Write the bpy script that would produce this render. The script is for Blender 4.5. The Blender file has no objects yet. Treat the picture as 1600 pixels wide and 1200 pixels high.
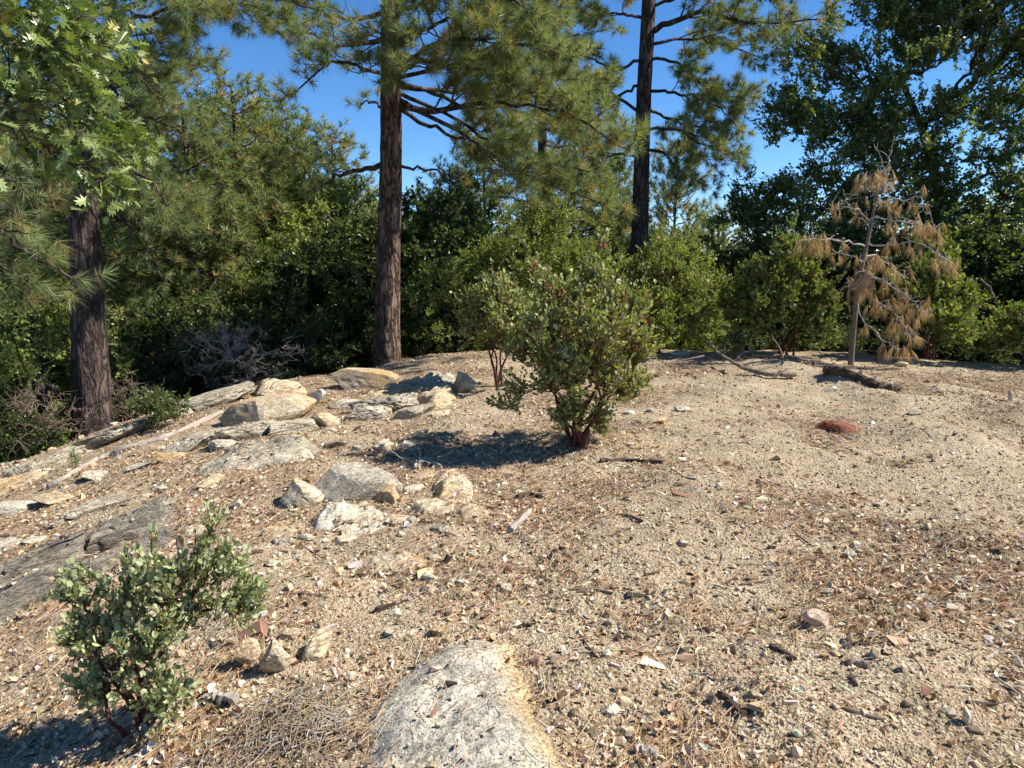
import bpy, bmesh, math, time
import numpy as np
T0 = time.time()
S = bpy.context.scene
C = S.collection
R = math.radians

# ------------------------------------------------------------------ camera, sky, sun, exposure
FPX, PITCH, EYE = 1155.0, R(9.8), 1.6
cam = bpy.data.objects.new('camera', bpy.data.cameras.new('camera'))
C.objects.link(cam); S.camera = cam
cam.data.sensor_width = 36; cam.data.lens = 36*FPX/1600
cam.location = (0, 0, EYE); cam.rotation_euler = (math.pi/2-PITCH, 0, 0)
cam.data.clip_start = .05; cam.data.clip_end = 9000
SUN = np.array([.97, .02, .98]); SUN /= np.linalg.norm(SUN)
el, az = math.asin(SUN[2]), math.atan2(SUN[0], SUN[1])
W = bpy.data.worlds.new('World'); S.world = W; W.use_nodes = True
nt = W.node_tree; bgn = nt.nodes['Background']
sky = nt.nodes.new('ShaderNodeTexSky'); sky.sky_type = 'NISHITA'; sky.sun_disc = False
sky.sun_elevation = el; sky.sun_rotation = az; sky.altitude = 1800; sky.air_density = .8; sky.dust_density = .15; sky.ozone_density = 4
hs = nt.nodes.new('ShaderNodeHueSaturation'); hs.inputs['Saturation'].default_value = 1.2; hs.inputs['Value'].default_value = 1.0
nt.links.new(sky.outputs[0], hs.inputs['Color']); nt.links.new(hs.outputs[0], bgn.inputs[0]); bgn.inputs[1].default_value = .112
sd_ = bpy.data.lights.new('sun', 'SUN'); sd_.energy = 5.0; sd_.angle = R(.53); sd_.color = (1, .96, .89)
so = bpy.data.objects.new('sun', sd_); C.objects.link(so)
so.rotation_euler = (math.pi/2-el, 0, math.pi-az)
S.view_settings.view_transform = 'Standard'; S.view_settings.look = 'None'
S.view_settings.exposure = 0.80; S.view_settings.gamma = 1.0

# ------------------------------------------------------------------ numpy helpers
rng = np.random.default_rng(7)
_perm = rng.permutation(256); _perm = np.concatenate([_perm, _perm, _perm])
_g = rng.normal(size=(256, 3)); _g /= np.linalg.norm(_g, axis=1)[:, None]
def perlin(p):
    p = np.asarray(p, float); i = np.floor(p).astype(int); f = p-i; i &= 255
    w = f*f*f*(f*(f*6-15)+10); out = 0
    for dx in (0, 1):
        for dy in (0, 1):
            for dz in (0, 1):
                h = _perm[_perm[_perm[(i[..., 0]+dx) & 255]+((i[..., 1]+dy) & 255)]+((i[..., 2]+dz) & 255)]
                g = _g[h]; d = f-np.array([dx, dy, dz])
                wt = (w[..., 0] if dx else 1-w[..., 0])*(w[..., 1] if dy else 1-w[..., 1])*(w[..., 2] if dz else 1-w[..., 2])
                out = out+wt*(g*d).sum(-1)
    return out*1.5
def fbm(p, o=4, gain=.5):
    a, s = 1., 0
    for k in range(o): s = s+a*perlin(np.asarray(p)*2**k+k*17.3); a *= gain
    return s
def p2(x, y, s, off=0.): return np.stack([np.asarray(x)*s+off, np.asarray(y)*s-off*.7, np.zeros_like(np.asarray(x, float))+off*.37+.5], -1)
def nrm(v): v = np.asarray(v, float); return v/np.maximum(np.linalg.norm(v, axis=-1, keepdims=True), 1e-9)
def sst(a, b, x): t = np.clip((x-a)/(b-a), 0, 1); return t*t*(3-2*t)

def ray(px, py):
    u, v = (px-800)/FPX, (py-600)/FPX
    return np.array([u, math.cos(PITCH)-v*math.sin(PITCH), -(math.sin(PITCH)+v*math.cos(PITCH))])
def pix(px, py, Y):
    d = ray(px, py); return np.array([0, 0, EYE])+d*(Y/d[1])

# crest of the rise: picture column -> distance and height
_cr = [(-420, 6.4, 910), (-200, 7.0, 830), (0, 8, 736), (100, 8.5, 703), (200, 9, 664), (300, 9.6, 634), (370, 10, 612), (500, 11, 590), (600, 12, 575), (700, 13, 552), (850, 13.6, 548), (1000, 13.5, 550), (1200, 13.2, 549), (1400, 12.8, 558), (1600, 12, 572), (1900, 11.5, 600)]
_ct = []; 
for a, Y, py in _cr:
    q = pix(a, py, Y); _ct.append((math.atan2(q[0], q[1]), math.hypot(q[0], q[1]), q[2]))
_ct = [(-math.pi, 14, -.1), (-2.2, 9, -.9)]+_ct+[(1.9, 14, -.6), (math.pi, 14, -.1)]
_ct = np.array(_ct)
_th = np.linspace(-math.pi, math.pi, 721)
def _sm(v):
    v = np.interp(_th, _ct[:, 0], v); k = np.hanning(11); k /= k.sum()
    return np.convolve(np.pad(v, 5, mode='wrap'), k, 'valid')
_er, _ez = _sm(_ct[:, 1]), _sm(_ct[:, 2])
BERMS = []      # (ax, ay, bx, by, height, width)
def far_h(th, r):
    m = 60+190*np.exp(-((th+.36)/.22)**2)-45*np.exp(-((th-.25)/.25)**2)+60*np.exp(-((th-.75)/.3)**2)
    m = m+70*fbm(np.stack([np.cos(th)*5, np.sin(th)*5, r/900.], -1), 5)
    return m
def ground0(x, y):
    x = np.asarray(x, float); y = np.asarray(y, float)
    r = np.hypot(x, y); th = np.arctan2(x, y)
    rc, zc = np.interp(th, _th, _er), np.interp(th, _th, _ez)
    t = r/rc
    z = zc*np.clip(t, 0, 1)**1.25
    d = np.maximum(r-rc, 0)
    drop = .42*(np.sqrt(d*d+.5)-.707)
    lim = 34.
    z = z-lim*(1-np.exp(-drop/lim))
    z = z+sst(500, 3000, r)*far_h(th, r)*1.15
    for ax, ay, bx, by, h, w in BERMS:
        dx, dy = bx-ax, by-ay; L2 = dx*dx+dy*dy+1e-9
        s = np.clip(((x-ax)*dx+(y-ay)*dy)/L2, 0, 1)
        q = ((x-ax-s*dx)**2+(y-ay-s*dy)**2)/(w*w)
        z = z+h*np.exp(-q)
    return z
def ground(x, y):
    x = np.asarray(x, float); y = np.asarray(y, float)
    z = ground0(x, y); r = np.hypot(x, y)
    k = sst(.3, 1.5, r)*(1-sst(200, 600, r))
    z = z+k*(.035*perlin(p2(x, y, .9, 3.1))+.028*perlin(p2(x, y, 2.3, 9.))+.014*perlin(p2(x, y, 6., 5.)))
    return z
def micro(x, y):
    r = np.hypot(x, y); k = 1-sst(10, 18, r)
    a = perlin(p2(x, y, 17., 1.)); b = perlin(p2(x, y, 43., 2.))
    return k*(.006*a+.0035*b)
def gpix(px, py):
    d = ray(px, py); t = .5
    prev = 0
    ts = np.linspace(.8, 26, 2600); P = np.array([0, 0, EYE])+ts[:, None]*d
    below = P[:, 2] < ground(P[:, 0], P[:, 1])
    i = np.argmax(below) if below.any() else np.argmin(P[:, 2]-ground(P[:, 0], P[:, 1]))
    p = P[i]; return np.array([p[0], p[1], float(ground(p[0], p[1]))])
for (a, b, c_, d_, h, w) in [(1150, 612, 1235, 583, .08, .42), (1235, 583, 1330, 600, .15, .33), (1330, 600, 1420, 640, .12, .35), (1380, 665, 1480, 695, .15, .48), (1500, 640, 1620, 665, .17, .42),
                             (1000, 850, 1180, 700, .06, .5), (1250, 1130, 1420, 1100, .05, .28), (930, 1060, 900, 960, .03, .2), (880, 690, 930, 700, .07, .35)]:
    A, B = gpix(a, b), gpix(c_, d_); BERMS.append((A[0], A[1], B[0], B[1], h, w))

def worley(u, v, seed=0):
    u = np.asarray(u); v = np.asarray(v); iu, iv = np.floor(u).astype(int), np.floor(v).astype(int); F = np.full((2,)+u.shape, 9.); val = np.zeros(u.shape)
    for a in (-1, 0, 1):
        for b in (-1, 0, 1):
            h = _perm[(_perm[(iu+a+seed*31) & 255]+iv+b) & 255]; g = _g[h]; d = np.hypot(iu+a+.5+.42*g[..., 0]-u, iv+b+.5+.42*g[..., 1]-v)
            nw = d < F[0]; F[1] = np.where(nw, F[0], np.minimum(F[1], d)); val = np.where(nw, g[..., 2], val); F[0] = np.where(nw, d, F[0])
    return F[0], F[1]-F[0], val
_hm = np.full((1500, 1500), -9., np.float32)      # tops of the embedded rocks, so litter can lie on them (1 cm cells)
def hm_add(P, z):
    i, j = ((P[:, 0]+7.5)*100).astype(int), (P[:, 1]*100).astype(int); k = (i > 1) & (j > 1) & (i < 1497) & (j < 1497)
    for a in (-1, 0, 1, 2):
        for b in (-1, 0, 1, 2): np.maximum.at(_hm, (i[k]+a, j[k]+b), z[k])
def topz(x, y):
    i, j = np.clip(((x+7.5)*100).astype(int), 0, 1499), np.clip((y*100).astype(int), 0, 1499); h = _hm[i, j]; g = ground(x, y)+micro(x, y); return np.where(h > g, h, g), h > g+.01
class Bag:
    def __init__(s): s.V = []; s.F = []; s.C = []; s.n = 0
    def add(s, V, F, col=None):
        V = np.asarray(V, float).reshape(-1, 3)
        if not isinstance(F, (list, tuple)): F = [F]
        for f in F: s.F.append(np.asarray(f, np.int64)+s.n)
        s.V.append(V); s.n += len(V)
        if col is None: col = (1, 1, 1)
        col = np.asarray(col, float)
        s.C.append(np.broadcast_to(col, (len(V), 3)))
        return s
    def build(s, name, mat, parent=None, smooth=False, extra=None):
        me = bpy.data.meshes.new(name)
        V = np.concatenate(s.V) if s.V else np.zeros((0, 3))
        me.vertices.add(len(V)); me.vertices.foreach_set('co', V.astype(np.float32).ravel())
        idx = np.concatenate([f.ravel() for f in s.F]); tot = np.concatenate([np.full(len(f), f.shape[1]) for f in s.F])
        me.loops.add(len(idx)); me.loops.foreach_set('vertex_index', idx.astype(np.int32))
        me.polygons.add(len(tot)); st = np.concatenate([[0], np.cumsum(tot)[:-1]])
        me.polygons.foreach_set('loop_start', st.astype(np.int32))
        me.polygons.foreach_set('use_smooth', np.full(len(tot), smooth))
        at = me.color_attributes.new('Col', 'FLOAT_COLOR', 'POINT')
        cc = np.concatenate(s.C); at.data.foreach_set('color', np.concatenate([cc, np.ones((len(cc), 1))], 1).astype(np.float32).ravel())
        if extra is not None:
            for k, v in extra.items():
                a = me.attributes.new(k, 'FLOAT', 'POINT'); a.data.foreach_set('value', np.asarray(v, np.float32))
        me.update(calc_edges=True)
        me.materials.append(mat)
        o = bpy.data.objects.new(name, me); C.objects.link(o)
        if parent is not None:
            o.parent = parent
            L = np.array(parent.location)
            if not parent.get('_local'): me.vertices.foreach_set('co', (V-L).astype(np.float32).ravel()); me.update()
        return o
def tag(o, label=None, cat=None, group=None, kind=None):
    if label: o['label'] = label
    if cat: o['category'] = cat
    if group: o['group'] = group
    o['kind'] = kind or 'thing'
    return o
def empty(name, loc, label, cat, group=None):
    o = bpy.data.objects.new(name, None); C.objects.link(o); o.location = [float(v) for v in loc]; o.empty_display_size = .2
    return tag(o, label, cat, group)
def settle(o):      # a single-mesh thing gets its origin at its base
    me = o.data; n = len(me.vertices); v = np.zeros(n*3, np.float32); me.vertices.foreach_get('co', v); v = v.reshape(-1, 3)
    c = v.mean(0); c[2] = v[:, 2].min(); me.vertices.foreach_set('co', (v-c).ravel()); me.update(); o.location = [float(q) for q in c]; return o
def dup(root, loc, rz, sc, label, group):
    r = root.copy(); C.objects.link(r); r.location = [float(v) for v in loc]; r.rotation_euler = (0, 0, rz); r.scale = (sc[0], sc[0], sc[1])
    r['label'] = label; r['group'] = group
    for ch in root.children:
        c = ch.copy(); C.objects.link(c); c.parent = r
    return r

def frames(D, N):
    D = nrm(D); X = nrm(np.cross(D, N)); Z = np.cross(X, D)
    return np.stack([X, D, Z], -1)       # columns
def stamp(bag, T, P, M, sc, col):
    TV, TF = T; n = len(P)
    if n == 0: return
    sc = np.asarray(sc, float)
    if sc.ndim == 1: sc = np.repeat(sc[:, None], 3, 1)
    V = np.einsum('nij,nkj->nki', M, TV[None]*sc[:, None, :])+P[:, None, :]
    k = len(TV); off = (np.arange(n)*k)[:, None, None]
    bag.add(V.reshape(-1, 3), [(np.asarray(f)[None]+off).reshape(-1, np.asarray(f).shape[1]) for f in TF], np.repeat(col, k, 0))
def tubes(bag, P, Rd, sides=4, col=(1, 1, 1), jit=0):
    """P (N,m,3) centre lines, Rd (N,m) radii"""
    P = np.asarray(P, float); Rd = np.asarray(Rd, float)
    N, m = P.shape[:2]
    if N == 0: return
    Tn = nrm(np.gradient(P, axis=1)); ref = np.where(np.abs(Tn[:, :1, 2:3]) > .9, np.array([1., 0, 0]), np.array([0, 0, 1.]))
    X = nrm(np.cross(Tn, np.broadcast_to(ref, Tn.shape))); Y = np.cross(Tn, X)
    a = np.arange(sides)*2*math.pi/sides
    V = P[:, :, None]+Rd[:, :, None, None]*(X[:, :, None]*np.cos(a)[None, None, :, None]+Y[:, :, None]*np.sin(a)[None, None, :, None])
    i, j = np.meshgrid(np.arange(m-1), np.arange(sides), indexing='ij'); j2 = (j+1) % sides
    q = np.stack([i*sides+j, i*sides+j2, (i+1)*sides+j2, (i+1)*sides+j], -1).reshape(-1, 4)
    q = (q[None]+(np.arange(N)*m*sides)[:, None, None]).reshape(-1, 4)
    col = np.asarray(col, float)
    if col.ndim == 2: col = np.repeat(col, m*sides, 0)
    bag.add(V.reshape(-1, 3), [q], col)
def catmull(P, n):
    P = np.asarray(P, float); k = len(P)
    if k == 2: return P[0]+(P[1]-P[0])*np.linspace(0, 1, n)[:, None]
    Q = np.concatenate([[2*P[0]-P[1]], P, [2*P[-1]-P[-2]]]); t = np.linspace(0, k-1-1e-6, n); i = t.astype(int); f = (t-i)[:, None]
    a, b, c, d = Q[i], Q[i+1], Q[i+2], Q[i+3]
    return .5*((2*b)+(-a+c)*f+(2*a-5*b+4*c-d)*f*f+(-a+3*b-3*c+d)*f**3)
def rdir(r, n): return nrm(r.normal(size=(n, 3)))
def pal(r, n, cols, wts, j=.18):
    cols = np.array(cols, float); cols = np.where((cols[:, 1:2] > cols[:, :1]), cols*[1.09, 1.10, .88], cols); k = r.choice(len(cols), n, p=np.array(wts)/sum(wts))
    return np.clip(cols[k]*(1+j*r.normal(size=(n, 1)))*(1+j*.35*r.normal(size=(n, 3))), .003, .95)

# leaf shapes: x across, y along, z normal; unit length
def leaf(w, pts, fold=.10):
    half = [(a*w, b) for a, b in pts]
    V = [(0, 0, 0), (0, 1, -.06)]
    V += [(a, b, fold*a/w) for a, b in half]+[(-a, b, fold*a/w) for a, b in half]
    k = len(half)
    return np.array(V), [np.array([[0]+[2+i for i in range(k)]+[1]]), np.array([[1]+[2+k+i for i in reversed(range(k))]+[0]])]
OVAL = leaf(.27, [(.8, .25), (1, .55), (.6, .85)])
ROUND = leaf(.38, [(.62, .1), (1, .38), (.95, .68), (.5, .94)], .07)
DIAM = leaf(.40, [(1, .45)])
LOBED = leaf(.46, [(.08, .14), (.55, .10), (.26, .28), (.98, .33), (.33, .47), (.95, .68), (.3, .66), (.52, .93), (.14, .86)], .06)
LOBED[0][:, 0] *= 1.0

def mtl(name): 
    m = bpy.data.materials.new(name); m.use_nodes = True; t = m.node_tree; b = t.nodes['Principled BSDF']; return m, t, b
def leaf_mat(name, rough=.45, trans=.3, spec=.5, tint=(1.1, 1.25, .55)):
    m, t, b = mtl(name); N = t.nodes; L = t.links
    a = N.new('ShaderNodeAttribute'); a.attribute_name = 'Col'
    L.new(a.outputs['Color'], b.inputs['Base Color']); b.inputs['Roughness'].default_value = rough
    b.inputs['Specular IOR Level'].default_value = spec
    if trans > 0:
        tr = N.new('ShaderNodeBsdfTranslucent'); mx = N.new('ShaderNodeMixShader'); mx.inputs[0].default_value = trans
        mu = N.new('ShaderNodeMix'); mu.data_type = 'RGBA'; mu.blend_type = 'MULTIPLY'; mu.inputs[0].default_value = 1
        L.new(a.outputs['Color'], mu.inputs[6]); mu.inputs[7].default_value = (*tint, 1); L.new(mu.outputs[2], tr.inputs[0])
        L.new(b.outputs[0], mx.inputs[1]); L.new(tr.outputs[0], mx.inputs[2]); L.new(mx.outputs[0], N['Material Output'].inputs[0])
    return m
def ramp(t, stops, interp='LINEAR'):
    r = t.nodes.new('ShaderNodeValToRGB'); e = r.color_ramp.elements; r.color_ramp.interpolation = interp
    while len(e) < len(stops): e.new(.5)
    for q, (p, c) in zip(e, stops): q.position = p; q.color = (*c, 1) if len(c) == 3 else c
    return r
def noise(t, scale, detail=4, rough=.55, vec=None, dist=0):
    n = t.nodes.new('ShaderNodeTexNoise'); n.inputs['Scale'].default_value = scale; n.inputs['Detail'].default_value = detail; n.inputs['Roughness'].default_value = rough; n.inputs['Distortion'].default_value = dist
    if vec is not None: t.links.new(vec, n.inputs['Vector'])
    return n
def mixc(t, fac, a, b, mode='MIX'):
    m = t.nodes.new('ShaderNodeMix'); m.data_type = 'RGBA'; m.blend_type = mode
    for s, v in ((0, fac), (6, a), (7, b)):
        if isinstance(v, bpy.types.NodeSocket): t.links.new(v, m.inputs[s])
        elif s == 0: m.inputs[0].default_value = v
        else: m.inputs[s].default_value = (*v, 1)
    return m.outputs[2]
def bump(t, h, strength, dist, prev=None):
    b = t.nodes.new('ShaderNodeBump'); b.inputs['Strength'].default_value = strength; b.inputs['Distance'].default_value = dist
    t.links.new(h, b.inputs['Height'])
    if prev is not None: t.links.new(prev, b.inputs['Normal'])
    return b.outputs[0]
def pos_vec(t, scale=(1, 1, 1)):
    g = t.nodes.new('ShaderNodeNewGeometry'); mp = t.nodes.new('ShaderNodeMapping'); mp.inputs['Scale'].default_value = scale
    t.links.new(g.outputs['Position'], mp.inputs['Vector']); return mp.outputs[0]
def bark_mat(name, dark, light, sz=14., st=.18, depth=.02):
    m, t, b = mtl(name); v = pos_vec(t, (1, 1, st)); L = t.links
    n0 = noise(t, 5, 5, .6, v); 
    vo = t.nodes.new('ShaderNodeTexVoronoi'); vo.feature = 'DISTANCE_TO_EDGE'; vo.inputs['Scale'].default_value = sz
    wv = mixc(t, .30, v, n0.outputs['Color']); L.new(wv, vo.inputs['Vector'])
    r = ramp(t, [(0, (0, 0, 0)), (.10, (.5, .5, .5)), (.3, (1, 1, 1))]); L.new(vo.outputs['Distance'], r.inputs[0])
    n1 = noise(t, 40, 6, .65, v); n2 = noise(t, 4, 3, .5, v)
    c = mixc(t, n1.outputs[0], dark, light); c = mixc(t, n2.outputs[0], c, [q*.6 for q in light]); c = mixc(t, r.outputs[0], [q*.45 for q in dark], c)
    L.new(c, b.inputs['Base Color']); b.inputs['Roughness'].default_value = .9; b.inputs['Specular IOR Level'].default_value = .2
    nb = bump(t, r.outputs[0], .9, depth); nb = bump(t, n1.outputs[0], .8, depth*.5, nb); L.new(nb, b.inputs['Normal'])
    return m
def wood_mat(name, a_, b_, rough=.8):
    m, t, b = mtl(name); v = pos_vec(t); n1 = noise(t, 30, 5, .6, v); n2 = noise(t, 160, 3, .6, v)
    c = mixc(t, n1.outputs[0], a_, b_); at = t.nodes.new('ShaderNodeAttribute'); at.attribute_name = 'Col'
    c = mixc(t, 1, c, at.outputs['Color'], 'MULTIPLY'); t.links.new(c, b.inputs['Base Color']); b.inputs['Roughness'].default_value = rough; b.inputs['Specular IOR Level'].default_value = .25
    t.links.new(bump(t, n2.outputs[0], .6, .004), b.inputs['Normal']); return m
def edge_mask(t, v):     # the weathered rim of the slab, stored per vertex when it is built, broken up by noise
    a = t.nodes.new('ShaderNodeAttribute'); a.attribute_name = 'rim'; n = noise(t, 14, 4, .6, v); m = t.nodes.new('ShaderNodeMath'); m.operation = 'MULTIPLY_ADD'; t.links.new(n.outputs[0], m.inputs[0]); m.inputs[1].default_value = .5; t.links.new(a.outputs['Fac'], m.inputs[2])
    w = t.nodes.new('ShaderNodeMath'); w.operation = 'MULTIPLY'; w.inputs[1].default_value = .72; t.links.new(m.outputs[0], w.inputs[0]); return w
def rock_mat(name, cols, speck=.5, lichen=.3, stain=None, scale=1., crack=1., bed=.7):
    """cols: three tones; speck: dark mineral grains; lichen: grey-black crust cover"""
    m, t, b = mtl(name); L = t.links; v = pos_vec(t)
    n1 = noise(t, 2.6*scale, 5, .6, v, .4); r1 = ramp(t, [(.34, cols[0]), (.5, cols[1]), (.64, cols[2])]); L.new(n1.outputs[0], r1.inputs[0])
    n2 = noise(t, 55*scale, 4, .7, v); r2 = ramp(t, [(.36, (.5, .48, .46)), (.5, (.98, .98, .98)), (.68, (1.15, 1.12, 1.06))]); L.new(n2.outputs[0], r2.inputs[0])
    c = mixc(t, .75, r1.outputs[0], r2.outputs[0], 'MULTIPLY')
    vo = t.nodes.new('ShaderNodeTexVoronoi'); vo.inputs['Scale'].default_value = 150*scale; L.new(v, vo.inputs['Vector'])
    r3 = ramp(t, [(.0, (0, 0, 0)), (.18, (0, 0, 0)), (.2, (1, 1, 1))]); 
    sx = t.nodes.new('ShaderNodeSeparateColor'); L.new(vo.outputs['Color'], sx.inputs[0]); L.new(sx.outputs[0], r3.inputs[0])
    c = mixc(t, speck, c, mixc(t, 1, c, mixc(t, r3.outputs[0], (.25, .25, .26), (1.08, 1.08, 1.08)), 'MULTIPLY'))
    n4 = noise(t, 5*scale, 7, .72, v, .6); r4 = ramp(t, [(.66-.16*lichen-.02, (0, 0, 0)), (.66-.16*lichen+.05, (1, 1, 1))]); L.new(n4.outputs[0], r4.inputs[0])
    n5 = noise(t, 30*scale, 4, .7, v); r5 = ramp(t, [(.42, (0, 0, 0)), (.55, (1, 1, 1))]); L.new(n5.outputs[0], r5.inputs[0])
    lf = t.nodes.new('ShaderNodeMath'); lf.operation = 'MULTIPLY'; L.new(r4.outputs[0], lf.inputs[0]); L.new(r5.outputs[0], lf.inputs[1])
    c = mixc(t, lf.outputs[0], c, (.19, .17, .135))
    if stain:
        n6 = noise(t, 1.7*scale, 4, .6, v, .5) if stain != 'EDGE' else edge_mask(t, v); stain = (1.04, .83, .56) if stain == 'EDGE' else stain; r6 = ramp(t, [(.34, (0, 0, 0)), (.72, (1, 1, 1))]); L.new(n6.outputs[0], r6.inputs[0])
        c = mixc(t, r6.outputs[0], c, mixc(t, 1, c, stain, 'MULTIPLY'))
    mb = t.nodes.new('ShaderNodeMapping'); mb.vector_type = 'POINT'; A_, B_ = gpix(0, 940), gpix(240, 835); mb.inputs['Rotation'].default_value = (0, 0, -math.atan2(B_[1]-A_[1], B_[0]-A_[0])); L.new(v, mb.inputs['Vector'])
    mc = t.nodes.new('ShaderNodeMapping'); mc.inputs['Scale'].default_value = (1, 5.5, 7); L.new(mb.outputs[0], mc.inputs['Vector'])
    nl_ = noise(t, 4.5*scale, 6, .68, mc.outputs[0], .5); rl = ramp(t, [(.44, (1, 1, 1)), (.485, (.22, .20, .17)), (.52, (1, 1, 1)), (.62, (.82, .80, .76)), (.7, (1, 1, 1))]); L.new(nl_.outputs[0], rl.inputs[0])
    c = mixc(t, bed, c, mixc(t, 1, c, rl.outputs[0], 'MULTIPLY'))
    nd = noise(t, 6*scale, 5, .65, v, .3); rd = ramp(t, [(.56, (0, 0, 0)), (.66, (1, 1, 1))]); L.new(nd.outputs[0], rd.inputs[0]); dm = t.nodes.new('ShaderNodeMath'); dm.operation = 'MULTIPLY'; dm.inputs[1].default_value = .38 if bed > .5 else .12; L.new(rd.outputs[0], dm.inputs[0])
    c = mixc(t, dm.outputs[0], c, (.40, .30, .18))
    L.new(c, b.inputs['Base Color']); b.inputs['Roughness'].default_value = .88; b.inputs['Specular IOR Level'].default_value = .25
    vv = pos_vec(t, (1, 1, 3.2)); nc = noise(t, 7*scale, 5, .6, vv, .8)
    rc = ramp(t, [(.47, (1, 1, 1)), (.5, (0, 0, 0)), (.53, (1, 1, 1))]); L.new(nc.outputs[0], rc.inputs[0])
    nb = bump(t, rc.outputs[0], .5*crack, .02); nb = bump(t, rl.outputs[0], .8*bed, .02, nb); nb = bump(t, n4.outputs[0], .6, .03, nb); nb = bump(t, n2.outputs[0], .75, .009, nb); nb = bump(t, vo.outputs['Distance'], .3, .004, nb)
    L.new(nb, b.inputs['Normal']); return m

M_needle = leaf_mat('pine_needles', .5, .38, .35, (1.3, 1.15, .5))
M_leaf = leaf_mat('oak_leaves', .38, .42, .45, (1.35, 1.4, .5))
M_leafbig = leaf_mat('lobed_oak_leaves', .38, .26, .6, (1.15, 1.35, .5))
M_manz = leaf_mat('manzanita_leaves', .55, .30, .3, (1.2, 1.25, .5))
M_dry = leaf_mat('dry_litter', .8, .15, .08, (1.2, 1., .7))
M_brownneedle = leaf_mat('dead_needles', .6, .3, .3, (1.3, 1., .6))
M_twig = wood_mat('twig_bark', (.05, .038, .028), (.13, .10, .08))
M_redbark = wood_mat('red_bark', (.035, .010, .008), (.16, .045, .030), .5)
M_grey = wood_mat('weathered_wood', (.25, .20, .155), (.48, .415, .34))
M_darkwood = wood_mat('dark_rotten_wood', (.035, .022, .016), (.14, .095, .065))
M_bark1 = bark_mat('pine_bark_brown', (.10, .06, .042), (.42, .28, .20), 11, .28, .06)
M_bark2 = bark_mat('pine_bark_dark', (.06, .043, .035), (.24, .175, .14), 13, .24, .035)
M_bark3 = bark_mat('oak_bark_grey', (.05, .045, .04), (.17, .15, .13), 20, .3, .012)

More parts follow.
